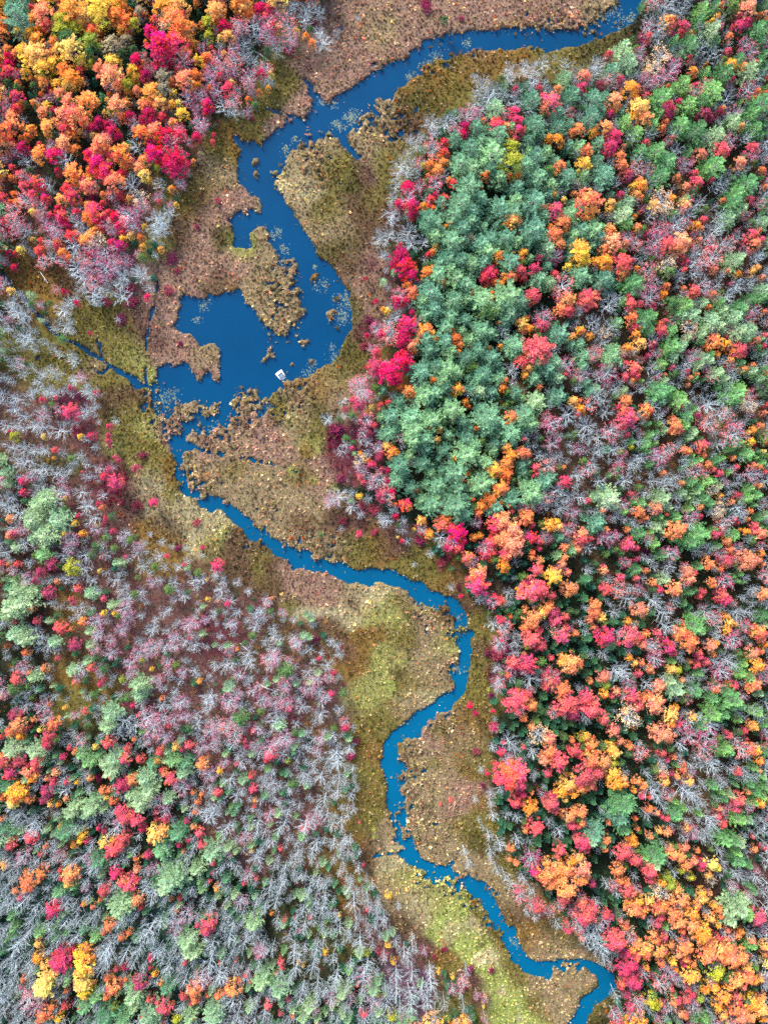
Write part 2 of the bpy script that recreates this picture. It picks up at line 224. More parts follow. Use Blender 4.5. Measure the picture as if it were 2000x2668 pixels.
# ------------------------------------------------------------------ vegetation colours on the ground
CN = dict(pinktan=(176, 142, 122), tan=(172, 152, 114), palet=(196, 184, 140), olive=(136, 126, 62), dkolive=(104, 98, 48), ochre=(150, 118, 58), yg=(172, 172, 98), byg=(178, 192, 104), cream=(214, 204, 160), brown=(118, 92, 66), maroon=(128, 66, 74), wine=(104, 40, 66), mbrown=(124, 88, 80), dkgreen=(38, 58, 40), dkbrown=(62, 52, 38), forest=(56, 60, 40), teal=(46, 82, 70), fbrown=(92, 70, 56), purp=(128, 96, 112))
BL = """pinktan 900 60 90;pinktan 1080 40 90;tan 1000 70 50;pinktan 1250 30 90;pinktan 1420 30 80;tan 1560 30 50;pinktan 860 160 90;yg 745 110 35;olive 720 180 45;olive 700 250 35;pinktan 770 290 50;olive 640 310 40;ochre 600 380 50;tan 540 460 50;olive 560 400 40;olive 500 520 60;brown 480 450 40
olive 1160 170 50;ochre 1190 170 60;ochre 1130 220 60;dkolive 1100 260 60;ochre 1060 230 40;olive 1180 240 40;ochre 1330 135 60;olive 1440 140 50;dkolive 1560 120 60;tan 1010 300 50;brown 1060 330 40;tan 980 400 50;olive 1010 420 40
tan 800 420 60;palet 780 470 50;olive 870 440 40;mbrown 950 450 35;dkolive 920 460 35;tan 760 560 60;olive 850 550 40;tan 860 600 60;brown 950 560 50;olive 980 540 40;dkolive 880 660 45;pinktan 960 700 60;brown 970 640 50;brown 900 700 40;pinktan 980 800 60;dkolive 920 800 40;dkolive 920 900 50;olive 960 920 50;brown 1000 760 40;mbrown 970 860 40;olive 880 980 50;ochre 840 1000 40;mbrown 960 960 40;pinktan 900 1040 50
ochre 520 540 50;pinktan 560 560 50;pinktan 520 650 60;pinktan 480 720 60;brown 450 620 50;olive 410 600 40;yg 400 640 30;pinktan 600 720 50;dkolive 580 640 32;yg 632 662 26;tan 690 760 60;tan 720 850 70;brown 570 730 30;ochre 600 750 30;pinktan 430 820 60;pinktan 380 780 50;mbrown 360 820 50;pinktan 440 900 50;mbrown 400 880 40;tan 530 930 40;pinktan 540 970 40;olive 320 880 50;olive 300 800 50;ochre 120 780 50;ochre 100 740 40;olive 240 860 60;yg 340 920 40;olive 300 960 60;tan 250 930 40;olive 180 900 60;ochre 60 700 50;brown 200 720 60;brown 60 800 40;olive 80 920 60;yg 380 980 30
brown 330 1050 60;olive 360 1090 50;yg 385 1120 30;olive 330 1150 60;yg 310 1180 40;mbrown 250 1180 50;maroon 290 1240 45;maroon 240 1140 30;maroon 300 1290 35;olive 370 1220 50;palet 380 1270 45;ochre 430 1230 30;olive 450 1280 30;palet 400 1320 40;mbrown 350 1330 50;maroon 400 1310 20;brown 440 1350 40;palet 460 1330 50;palet 540 1370 40;palet 520 1400 40;yg 560 1410 30;brown 620 1470 50;brown 510 1470 40;brown 560 1420 20;ochre 420 1420 60;mbrown 500 1530 50;brown 700 1500 40;olive 680 1480 30
tan 600 1150 50;pinktan 560 1140 40;pinktan 700 1130 60;pinktan 640 1180 50;tan 760 1100 50;olive 720 1070 30;yg 760 1090 20;tan 640 1260 70;tan 720 1300 70;olive 620 1230 30;tan 800 1320 60;pinktan 830 1230 50;olive 820 1110 40;dkolive 840 1070 35;yg 820 1140 30;ochre 810 1160 20;olive 800 1230 30;olive 900 1050 30;brown 870 1350 40;brown 790 1350 25;wine 870 1120 30;wine 940 1080 30;maroon 900 1200 40;yg 780 1220 12;yg 820 1240 12;yg 860 1260 10
mbrown 900 1370 50;maroon 930 1390 25;olive 930 1420 50;ochre 980 1440 50;tan 880 1420 40;olive 960 1470 30;mbrown 1010 1420 40;olive 1080 1470 50;olive 1130 1490 40;ochre 1150 1530 50;brown 1180 1560 50;olive 1230 1640 50;olive 1250 1750 50;olive 1260 1830 50;brown 1230 1690 40;ochre 1240 1870 40;olive 1220 1920 50
pinktan 760 1520 40;pinktan 820 1540 50;palet 800 1585 30;cream 860 1600 22;palet 900 1610 30;cream 830 1590 16;olive 760 1560 30;brown 830 1620 40;palet 940 1560 50;tan 900 1550 40;brown 900 1580 20;yg 960 1610 40;palet 900 1630 25;yg 1010 1600 40;tan 1080 1570 50;olive 1050 1580 30;tan 1130 1650 40;yg 1160 1660 30;olive 1040 1650 40;tan 1080 1700 50;yg 1010 1710 35;ochre 980 1660 30;dkolive 1045 1755 20;yg 1000 1800 40;byg 1015 1790 20;olive 1080 1780 50;tan 1130 1760 40;palet 1100 1820 40;olive 1000 1880 50;tan 1060 1850 40;yg 960 1830 40;ochre 930 1700 40;ochre 900 1750 30;yg 930 1820 30;olive 950 1900 40;ochre 970 1960 40;olive 940 2000 40;brown 860 1680 40;mbrown 900 1720 30;ochre 920 2080 40;olive 950 2120 50;ochre 900 2160 40;brown 960 2200 50;tan 1000 2180 40
tan 1090 1960 40;pinktan 1130 1930 50;pinktan 1210 1920 50;olive 1160 1910 30;olive 1230 1960 50;tan 1150 2000 50;olive 1140 1990 25;ochre 1210 1990 25;pinktan 1200 2060 50;pinktan 1180 2110 50;tan 1120 2080 50;ochre 1240 2090 30;tan 1100 2160 50;olive 1200 2170 40;olive 1250 2160 40;dkolive 1260 2210 30;tan 1180 2210 40;tan 1240 2270 40;brown 1330 2370 40;tan 1340 2340 40;ochre 1380 2420 50;tan 1420 2450 50;olive 1450 2420 40;olive 1300 2270 30
palet 1030 2240 40;yg 1050 2290 40;tan 1030 2320 40;palet 1080 2350 40;brown 1060 2380 30;yg 1130 2330 40;byg 1160 2400 40;palet 1180 2420 30;byg 1210 2370 40;byg 1230 2470 40;cream 1270 2500 20;byg 1270 2540 40;byg 1320 2600 50;byg 1360 2640 40;dkolive 1250 2466 12;palet 1240 2410 20;olive 1280 2400 40;olive 1240 2350 40;olive 1330 2520 40;tan 1400 2530 40;tan 1450 2590 50;tan 1520 2530 40;olive 1400 2600 40;olive 1160 2520 30;ochre 1130 2500 30;mbrown 1210 2550 30;brown 1150 2580 30;olive 1200 2620 50;mbrown 1240 2600 20;cream 1290 2570 12;cream 1350 2640 12;olive 1560 2600 40
forest 250 60 80;forest 420 70 50;dkgreen 520 60 50;dkgreen 270 260 60;dkgreen 230 350 40;dkgreen 330 130 50;forest 70 230 50;forest 80 360 60;forest 140 420 50;mbrown 40 450 60;forest 250 440 30;dkgreen 130 130 60;dkgreen 460 150 50;forest 630 110 60;forest 600 260 60;dkgreen 560 150 50;forest 420 340 60;mbrown 60 560 60;brown 100 680 40;forest 160 560 50;mbrown 200 600 60;mbrown 330 560 60;purp 260 700 60;wine 340 770 25;forest 250 540 40
mbrown 60 1050 60;wine 180 1060 40;mbrown 120 1150 60;mbrown 200 1100 40;olive 100 1000 60;olive 170 960 40;brown 70 1200 50;dkolive 120 1190 30;dkolive 190 1210 20;fbrown 100 1270 60;mbrown 180 1330 60;mbrown 100 1400 60;fbrown 60 1450 60;mbrown 220 1420 60;mbrown 300 1440 60;fbrown 60 1600 60;ochre 170 1600 40;brown 180 1700 60;ochre 150 1750 40;ochre 230 1780 50;olive 200 1830 60;forest 80 1780 60;dkgreen 60 1900 60;forest 200 1940 60;dkgreen 60 2000 60;mbrown 300 1550 60;mbrown 400 1560 60;mbrown 480 1630 70;mbrown 300 1680 50;mbrown 400 1760 70;maroon 560 1650 50;mbrown 640 1600 60;brown 740 1640 60;brown 700 1700 50;mbrown 560 1800 70;mbrown 700 1820 80;maroon 760 1860 40;brown 820 1900 60;mbrown 860 1840 60;mbrown 460 1880 70;mbrown 600 1920 80;mbrown 740 1970 80;brown 850 1990 50;forest 350 1900 50
forest 320 2000 60;forest 420 2080 60;brown 160 2200 40;forest 100 2250 60;teal 100 2350 80;teal 230 2330 60;forest 300 2250 60;dkgreen 300 2160 60;teal 400 2350 80;teal 60 2450 70;forest 200 2550 80;forest 330 2600 70;teal 450 2480 80;mbrown 560 2120 60;mbrown 660 2200 60;mbrown 760 2120 70;brown 840 2200 60;forest 560 2330 60;dkgreen 620 2300 50;teal 560 2430 80;forest 700 2420 80;forest 800 2330 60;dkolive 760 2450 60;ochre 860 2250 50;ochre 900 2330 40;forest 760 2560 70;dkolive 880 2480 60;forest 900 2560 60;mbrown 960 2440 50;mbrown 1080 2480 40;purp 1050 2580 60;fbrown 600 2580 70
wine 880 1110 30;wine 940 1150 40;wine 1000 1100 30;wine 960 700 25;wine 1010 730 25;mbrown 1020 800 30;wine 960 850 25;wine 1000 560 30;fbrown 1030 600 40;dkgreen 1150 600 120;dkgreen 1120 800 120;dkgreen 1150 950 120;dkgreen 1120 1150 130;dkgreen 1250 500 120;dkgreen 1300 350 100;dkgreen 1280 760 90;dkgreen 1300 900 60;fbrown 1290 940 25;ochre 1310 1060 40;ochre 1150 1160 80;ochre 1050 1030 60;forest 1440 420 80;forest 1330 1400 60;fbrown 1400 1150 60;fbrown 1450 1250 60;fbrown 1700 1130 80;forest 1600 300 120;forest 1800 150 150;forest 1850 350 150;fbrown 1750 600 120;forest 1600 650 100;fbrown 1850 750 100;forest 1700 800 120;forest 1850 900 120;fbrown 1550 850 60;fbrown 1500 1000 100;fbrown 1700 1000 80;brown 1780 1120 70;brown 1960 1060 50;olive 1900 1090 40;fbrown 1650 1220 80;brown 1720 1240 50;forest 1850 1250 120;fbrown 1550 1350 120;forest 1750 1400 120;forest 1900 1400 120;brown 1540 1470 50;forest 1580 1450 50
dkgreen 1400 1500 90;fbrown 1310 1510 50;dkgreen 1450 1600 90;dkgreen 1500 1560 60;dkgreen 1430 1700 90;dkgreen 1460 1850 90;dkgreen 1400 1900 60;dkgreen 1530 1680 90;dkgreen 1550 1800 80;dkgreen 1560 1950 80;forest 1700 1600 100;forest 1650 1750 100;forest 1800 1700 120;brown 1660 1520 30;fbrown 1760 1560 40;fbrown 1850 1780 70;fbrown 1780 1640 40;forest 1850 1900 80;fbrown 1820 1960 60;dkolive 1830 1980 30;wine 1330 1710 40;wine 1290 1760 25;forest 1350 1600 40;dkgreen 1330 1900 50;dkgreen 1360 2050 60;dkgreen 1420 2160 60;dkgreen 1560 2110 70;dkgreen 1620 2200 70;dkgreen 1700 2150 60;dkgreen 1580 2330 70;brown 1800 2110 60;fbrown 1870 2250 60;fbrown 1900 2330 70;mbrown 1920 2280 50;dkbrown 1850 2200 60;forest 1680 2300 80;forest 1750 2400 80;dkgreen 1650 2450 80;dkgreen 1700 2600 90;forest 1900 2500 80;dkgreen 1820 2600 80;dkgreen 1960 2150 50;forest 1600 2600 60"""
BL += """
dkgreen 875 1257 12;dkgreen 905 1268 12;dkgreen 935 1280 12;dkgreen 965 1292 12;tan 640 1045 40;tan 600 1060 40;pinktan 640 1100 40;tan 420 1060 50;pinktan 450 1110 40;tan 530 1080 50;tan 490 1190 20;tan 667 435 20;ochre 667 435 10;ochre 822 720 10;tan 865 812 20;tan 790 893 20;tan 700 920 20;tan 870 1000 60;tan 1080 2080 30;tan 1070 2040 30;tan 1080 2130 40;tan 1300 2300 30;tan 1230 2300 30"""
num = np.zeros((NY, NX, 3), np.float32); den = np.full((NY, NX), 1e-5, np.float32)
base_c = lin(CN['forest'])
for item in BL.replace('\n', ';').split(';'):
    nm, x, y, r = item.split(); x, y, r = float(x), float(y), float(r) * 0.9
    q = r * 2.6; i0, i1 = max(0, int((x - q - RX0) / RS)), int((x + q - RX0) / RS); j0, j1 = max(0, int((y - q - RY0) / RS)), int((y + q - RY0) / RS)
    s = (slice(j0, j1), slice(i0, i1)); g = np.exp(-((GX[s] - x + (n60[s] - .5) * 50) ** 2 + (GY[s] - y + (n140[s] - .5) * 50) ** 2) / (r * r) * 1.6)
    g = g * (60.0 / r) ** 0.8
    num[s] += g[..., None] * lin(CN[nm]); den[s] += g
num += 1e-5 * base_c; den += 1e-5
gcol = num / den[..., None]
# ------------------------------------------------------------------ forest polygons (overview px -> photo px)
K_ = 1.2063
FOREST = [[(x * K_, y * K_) for x, y in p] for p in [
 [(-210, -210), (720, -210), (700, 0), (690, 100), (600, 110), (590, 190), (520, 260), (450, 290), (410, 380), (370, 480), (330, 600), (280, 660), (180, 640), (120, 560), (0, 560), (-210, 560)],
 [(-210, 610), (0, 610), (140, 650), (140, 740), (60, 780), (210, 830), (230, 950), (220, 1080), (300, 1170), (420, 1180), (560, 1290), (700, 1330), (750, 1420), (750, 1560), (770, 1700), (760, 1800), (800, 1900), (830, 1990), (900, 2060), (1000, 2130), (1030, 2212), (1030, 2440), (-210, 2440)],
 [(1440, -210), (1870, -210), (1870, 2440), (1250, 2440), (1330, 2212), (1345, 2120), (1260, 2020), (1170, 1930), (1080, 1830), (1070, 1700), (1065, 1500), (1060, 1400), (1040, 1300), (900, 1170), (750, 1100), (730, 900), (790, 850), (780, 830), (830, 680), (830, 520), (840, 420), (880, 300), (980, 220), (1090, 150), (1300, 140), (1390, 60), (1380, 0)]]]
forest = np.zeros((NY, NX), np.float32)
for p in FOREST: fill(p, forest, 1)

def samp(a, X, Y):
    i = np.clip(((np.asarray(X) - RX0) / RS).astype(int), 0, NX - 1); j = np.clip(((np.asarray(Y) - RY0) / RS).astype(int), 0, NY - 1)
    return a[j, i]
def bil(a, X, Y):
    fx = np.clip((X - RX0) / RS - .5, 0, NX - 1.001); fy = np.clip((Y - RY0) / RS - .5, 0, NY - 1.001)
    i = fx.astype(int); j = fy.astype(int); tx = fx - i; ty = fy - j
    if a.ndim == 3: tx = tx[..., None]; ty = ty[..., None]
    return (a[j, i] * (1 - tx) + a[j, i + 1] * tx) * (1 - ty) + (a[j + 1, i] * (1 - tx) + a[j + 1, i + 1] * tx) * ty

# ground: one sheet, fine in the middle and running out to the horizon
ZL = 0.34
fx = np.arange(-100, 100.01, 0.33); fy = np.arange(-126, 126.01, 0.33)
ext = np.array([3, 9, 20, 45, 90, 180, 400, 900, 2200.])
ax = np.concatenate([-100 - ext[::-1], fx, fx[-1] + ext]); ay = np.concatenate([-126 - ext[::-1], fy, fy[-1] + ext])
MX, MY = np.meshgrid(ax, ay)
px = MX / S + CX; py = CY - MY / S
inside = (px > RX0 + 5) & (px < RX1 - 5) & (py > RY0 + 5) & (py < RY1 - 5)
Lz = np.where(inside, bil(L_, px, py), 1.0)
bump = bil(n20, px, py) * 0.10 + bil(n5, px, py) * 0.10
Zg = -0.7 + Lz * (ZL + 0.7) + np.where(Lz > 0.6, bump, 0)
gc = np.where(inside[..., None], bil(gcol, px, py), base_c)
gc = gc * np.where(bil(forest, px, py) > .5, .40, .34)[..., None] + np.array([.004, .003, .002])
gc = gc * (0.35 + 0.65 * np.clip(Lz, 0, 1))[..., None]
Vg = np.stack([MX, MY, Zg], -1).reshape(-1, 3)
ny, nx = MX.shape; idx = np.arange(nx * ny).reshape(ny, nx)
Fg = np.stack([idx[:-1, :-1], idx[:-1, 1:], idx[1:, 1:], idx[1:, :-1]], -1).reshape(-1, 4)
m, n, out = new_mat('marsh_and_forest_soil'); N = n.nodes; Lk = n.links
a = N.new('ShaderNodeAttribute'); a.attribute_name = 'soil'
no = N.new('ShaderNodeTexNoise'); no.inputs['Scale'].default_value = 1.6; no.inputs['Detail'].default_value = 9; no.inputs['Roughness'].default_value = .75
tc = N.new('ShaderNodeTexCoord'); Lk.new(tc.outputs['Object'], no.inputs['Vector'])
mr = N.new('ShaderNodeMapRange'); mr.inputs['From Min'].default_value = .3; mr.inputs['From Max'].default_value = .7; mr.inputs['To Min'].default_value = .45; mr.inputs['To Max'].default_value = 1.6
hs = N.new('ShaderNodeHueSaturation'); Lk.new(no.outputs[0], mr.inputs[0]); Lk.new(mr.outputs[0], hs.inputs['Value']); Lk.new(a.outputs['Color'], hs.inputs['Color'])
b = N.new('ShaderNodeBsdfPrincipled'); b.inputs['Roughness'].default_value = .95; b.inputs['Specular IOR Level'].default_value = .1
bp = N.new('ShaderNodeBump'); bp.inputs['Distance'].default_value = .15; bp.inputs['Strength'].default_value = .8
Lk.new(no.outputs[0], bp.inputs['Height']); Lk.new(bp.outputs[0], b.inputs['Normal'])
Lk.new(hs.outputs[0], b.inputs['Base Color']); Lk.new(b.outputs[0], out.inputs[0])
SOIL = m
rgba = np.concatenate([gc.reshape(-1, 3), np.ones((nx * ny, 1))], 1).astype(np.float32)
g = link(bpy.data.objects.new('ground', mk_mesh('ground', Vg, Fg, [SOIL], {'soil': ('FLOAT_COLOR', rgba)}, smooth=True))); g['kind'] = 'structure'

# water: one level sheet lying in the channel and the pools
wn = 60
wx = np.linspace(-99, 99, 67); wy = np.linspace(-125, 125, 85)
WXm, WYm = np.meshgrid(wx, wy); wi = np.arange(67 * 85).reshape(85, 67)
Vw = np.stack([WXm, WYm, WXm * 0], -1).reshape(-1, 3); Fw = np.stack([wi[:-1, :-1], wi[:-1, 1:], wi[1:, 1:], wi[1:, :-1]], -1).reshape(-1, 4)
m, n, out = new_mat('river_water'); N = n.nodes; Lk = n.links
tc = N.new('ShaderNodeTexCoord'); sx = N.new('ShaderNodeSeparateXYZ'); Lk.new(tc.outputs['Object'], sx.inputs[0])
sky_sheen = N.new('ShaderNodeMapRange'); sky_sheen.inputs['From Min'].default_value = 30; sky_sheen.inputs['From Max'].default_value = -40  # brighter sky reflection towards the lower river, painted into the water's base colour
Lk.new(sx.outputs['Y'], sky_sheen.inputs[0])
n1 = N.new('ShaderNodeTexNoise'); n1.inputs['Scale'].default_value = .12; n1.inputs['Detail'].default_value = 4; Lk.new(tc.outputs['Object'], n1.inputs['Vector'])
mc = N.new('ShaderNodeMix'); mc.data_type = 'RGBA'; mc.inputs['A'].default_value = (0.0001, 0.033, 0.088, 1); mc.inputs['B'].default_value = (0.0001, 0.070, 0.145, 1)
Lk.new(sky_sheen.outputs[0], mc.inputs['Factor'])
hv = N.new('ShaderNodeHueSaturation'); mv = N.new('ShaderNodeMapRange'); mv.inputs['To Min'].default_value = .8; mv.inputs['To Max'].default_value = 1.2
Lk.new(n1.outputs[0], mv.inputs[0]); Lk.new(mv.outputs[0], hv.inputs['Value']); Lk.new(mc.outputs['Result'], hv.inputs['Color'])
b = N.new('ShaderNodeBsdfPrincipled'); b.inputs['Roughness'].default_value = .06; b.inputs['IOR'].default_value = 1.33; b.inputs['Specular IOR Level'].default_value = .2
rp = N.new('ShaderNodeTexNoise'); rp.inputs['Scale'].default_value = 3.5; rp.inputs['Detail'].default_value = 5; Lk.new(tc.outputs['Object'], rp.inputs['Vector'])
bp = N.new('ShaderNodeBump'); bp.inputs['Distance'].default_value = .02; bp.inputs['Strength'].default_value = .2; Lk.new(rp.outputs[0], bp.inputs['Height']); Lk.new(bp.outputs[0], b.inputs['Normal'])
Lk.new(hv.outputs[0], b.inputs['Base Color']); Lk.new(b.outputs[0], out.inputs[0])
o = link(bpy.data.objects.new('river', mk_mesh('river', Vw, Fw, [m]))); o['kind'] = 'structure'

# ------------------------------------------------------------------ tree models (unit crown radius, about four units tall)
def tube(P, R, sides=4):
    P = np.asarray(P, float); V = []; F = []
    for i in range(len(P)):
        d = P[min(i + 1, len(P) - 1)] - P[max(i - 1, 0)]; d /= (np.linalg.norm(d) + 1e-9)
        u = np.cross(d, [0.3, 0.2, 1.0] if abs(d[2]) < .9 else [1., 0, 0]); u /= (np.linalg.norm(u) + 1e-9); v = np.cross(d, u)
        for s in range(sides):
            t = 2 * math.pi * s / sides; V.append(P[i] + R[i] * (math.cos(t) * u + math.sin(t) * v))
    for i in range(len(P) - 1):
        for s in range(sides):
            F.append((i * sides + s, i * sides + (s + 1) % sides, (i + 1) * sides + (s + 1) % sides, (i + 1) * sides + s))
    return np.array(V), np.array(F)
class Acc:
    def __init__(s): s.V = []; s.F = []; s.v = []; s.m = []; s.n = 0
    def add(s, V, F, col=(.5, .5, .5), mi=0):
        s.V.append(V); s.F.append(F + s.n); s.n += len(V)
        c = np.asarray(col, float)
        if c.ndim == 1: c = np.tile(c, (len(V), 1))
        s.v.append(np.concatenate([c, np.ones((len(V), 1))], 1)); s.m.append(np.full(len(F), mi)); return s
    def mesh(s, name, mats):
        return mk_mesh(name, np.concatenate(s.V), np.concatenate(s.F), mats, {'v': ('FLOAT_COLOR', np.concatenate(s.v).astype(np.float32))}, np.concatenate(s.m))
def quads(C, D, W_, ln, wd, tip=0.5):   # leaf-sized faces: centre, direction, side vector
    D = D / (np.linalg.norm(D, axis=1, keepdims=True) + 1e-9)
    W_ = np.cross(D, W_); W_ /= (np.linalg.norm(W_, axis=1, keepdims=True) + 1e-9)
    ln = np.asarray(ln).reshape(-1, 1); wd = np.asarray(wd).reshape(-1, 1)
    a = C - D * ln / 2 - W_ * wd / 2; b = C - D * ln / 2 + W_ * wd / 2; c = C + D * ln / 2 + W_ * wd / 2 * tip; d = C + D * ln / 2 - W_ * wd / 2 * tip
    n = len(C); V = np.stack([a, b, c, d], 1).reshape(-1, 3); F = np.arange(4 * n).reshape(n, 4)
    return V, F
def leaves(acc, C, r, size, col, mi=0, flat=.5, tip=.6):
    n = len(C); nrm = r.normal(size=(n, 3)); nrm[:, 2] = np.abs(nrm[:, 2]) * 1.0 + flat; D = np.cross(nrm, r.normal(size=(n, 3)))
    V, F = quads(C, D, nrm, size * r.uniform(.7, 1.3, n), size * r.uniform(.5, .9, n), tip)
    acc.add(V, F, np.repeat(col, 4, 0), mi)
def limb_skeleton(r, nl, z0, z1, rad, spread=1.0, sub=3, thick=1.0):
    """trunk and forking limbs; returns list of paths and the limb tips"""
    paths = []; tips = []
    lean = r.normal(0, .06, 2); top = np.array([lean[0], lean[1], z1 * .86])
    tr = [np.array([0, 0, 0.]), np.array([lean[0] * .3, lean[1] * .3, z0]), np.array([lean[0] * .7, lean[1] * .7, (z0 + z1) * .5]), top]
    paths.append((tr, [.085 * thick, .07 * thick, .05 * thick, .02 * thick]))
    a0 = r.uniform(0, 6.28)
    for k in range(nl):
        f = (k + .5) / nl; a = a0 + k * 2.4 + r.normal(0, .25); zs = z0 + (z1 - z0) * (.0 + .55 * f)
        st = np.array([lean[0] * zs / z1, lean[1] * zs / z1, zs]); R = rad * spread * (1 - .45 * f) * r.uniform(.75, 1.1)
        up = (z1 - zs) * r.uniform(.55, .95); e = st + np.array([math.cos(a) * R, math.sin(a) * R, up])
        mid = st * .5 + e * .5 + np.array([math.cos(a) * R * .12, math.sin(a) * R * .12, -up * .08]) + r.normal(0, .04, 3)
        paths.append(([st, mid, e], [.036 * thick, .024 * thick, .008 * thick])); tips.append(e)
        for q in range(sub):
            t = r.uniform(.35, .9); s2 = mid * (1 - t) + e * t if t > .5 else st * (1 - t * 2 + .2) + mid * (t * 2 - .2)
            b2 = a + r.choice([-1, 1]) * r.uniform(.35, 1.0); R2 = R * r.uniform(.25, .5)
            e2 = s2 + np.array([math.cos(b2) * R2, math.sin(b2) * R2, up * r.uniform(.2, .45)])
            paths.append(([s2, (s2 + e2) / 2 + r.normal(0, .03, 3), e2], [.018 * thick, .013 * thick, .006 * thick])); tips.append(e2)
    return paths, tips
def maple_model(seed, n_leaf=1500, sparse=False, ncl=44):
    r = np.random.default_rng(seed); L = Acc(); Tk = Acc()
    paths, tips = limb_skeleton(r, 9, 1.25, 3.6, .95, sub=3, thick=1.0)
    for P, R in paths: V, F = tube(P, R, 4); Tk.add(V, F)
    # clumps over an uneven dome
    C = []; W = []; cc = []; nl = r.integers(11, 15)
    for li in range(nl):
        a1 = 6.283 * li / nl + r.normal(0, .2); Rl = r.uniform(.68, 1.16); hb = r.random(); bb = r.uniform(.3, .7); droop = r.uniform(.6, 1.3)
        for q in range(4):
            t = (q + .6 + r.uniform(-.25, .25)) / 4 * Rl; a = a1 + r.normal(0, .12)
            C.append((math.cos(a) * t, math.sin(a) * t, 3.8 - droop * t ** 2 + r.normal(0, .13))); W.append(r.uniform(.12, .22) * (1.15 - .3 * t)); cc.append((hb, np.clip(bb + r.normal(0, .15), .15, .9)))
    for q in range(5):
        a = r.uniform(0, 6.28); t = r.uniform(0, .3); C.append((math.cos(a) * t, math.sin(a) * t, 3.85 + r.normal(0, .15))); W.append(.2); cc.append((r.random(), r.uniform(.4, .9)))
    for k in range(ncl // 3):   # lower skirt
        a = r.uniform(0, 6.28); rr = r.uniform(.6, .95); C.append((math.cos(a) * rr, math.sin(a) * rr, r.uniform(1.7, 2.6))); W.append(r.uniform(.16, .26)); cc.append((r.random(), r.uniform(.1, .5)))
    C = np.array(C); W = np.array(W); cc = np.array(cc); k = r.integers(0, len(C), n_leaf)
    if sparse:
        keep = r.random(len(C)) < .75; k = k[keep[k]]
    n = len(k); d = r.normal(size=(n, 3)); d /= np.linalg.norm(d, axis=1, keepdims=True); d *= (r.random(n) ** .45)[:, None]
    pts = C[k] + d * W[k][:, None] * np.array([1, 1, .75]) * 1.15
    col = np.stack([np.clip(cc[k, 0] + r.normal(0, .2, n), 0, 1), np.clip(cc[k, 1] + r.normal(0, .16, n), 0, 1), r.random(n)], 1)
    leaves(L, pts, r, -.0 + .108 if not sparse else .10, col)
    return Tk, L
def pine_model(seed, spruce=False):
    r = np.random.default_rng(seed); L = Acc(); Tk = Acc()
    H = 4.3; V, F = tube([(0, 0, 0), (.02, .01, 2), (0, 0, H - .25)], [.07, .05, .012], 5); Tk.add(V, F)
    nw = 9 if not spruce else 12; cs = []; ds = []; ln = []; wd = []; col = []
    for wv in range(nw):
        f = wv / (nw - 1); z = 1.0 + f * (H - 1.25) ; prof = (1 - f) ** .62 if not spruce else (1 - f) ** .9
        R = max(.2, prof) * (1.0 if not spruce else .8) ; nb = int(8 - 3 * f)
        a0 = r.uniform(0, 6.28)
        for b_ in range(nb):
            a = a0 + 6.283 * b_ / nb + r.normal(0, .16); Rb = R * r.uniform(.7, 1.25); rise = (.42 if not spruce else .02) * Rb + .1
            d2 = np.array([math.cos(a), math.sin(a), 0]); sd_ = np.array([-math.sin(a), math.cos(a), 0])
            e = d2 * Rb + np.array([0, 0, z + rise]); st = np.array([0, 0, z])
            V, F = tube([st, (st + e) / 2 + [0, 0, -.04], e], [.022, .015, .006], 3); Tk.add(V, F)
            nt = max(5, int(13 * Rb)); bt = r.uniform(.3, .75)
            for q in range(nt):
                t = .25 + .75 * (q + .5) / nt; wid = .20 * Rb * (1.2 - t) + .03
                s = r.uniform(-1, 1) * wid * 1.1
                c = st * (1 - t) + e * t + sd_ * s + np.array([0, 0, r.normal(.03, .03)])
                for blade in range(6):
                    an = a + s / (wid + .01) * .6 + r.normal(0, .5); dd = np.array([math.cos(an), math.sin(an), r.uniform(.1, .9)])
                    dd /= np.linalg.norm(dd); l_ = r.uniform(.10, .19)
                    cs.append(c + dd * l_ * .5); ds.append(dd); ln.append(l_); wd.append(r.uniform(.035, .06))
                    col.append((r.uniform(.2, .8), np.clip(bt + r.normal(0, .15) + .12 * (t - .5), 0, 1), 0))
    cs = np.array(cs); ds = np.array(ds); up = r.normal(size=cs.shape) * .5 + [0, 0, 1]
    V, F = quads(cs, ds, up, ln, wd, .35); L.add(V, F, np.repeat(np.array(col), 4, 0))
    return Tk, L
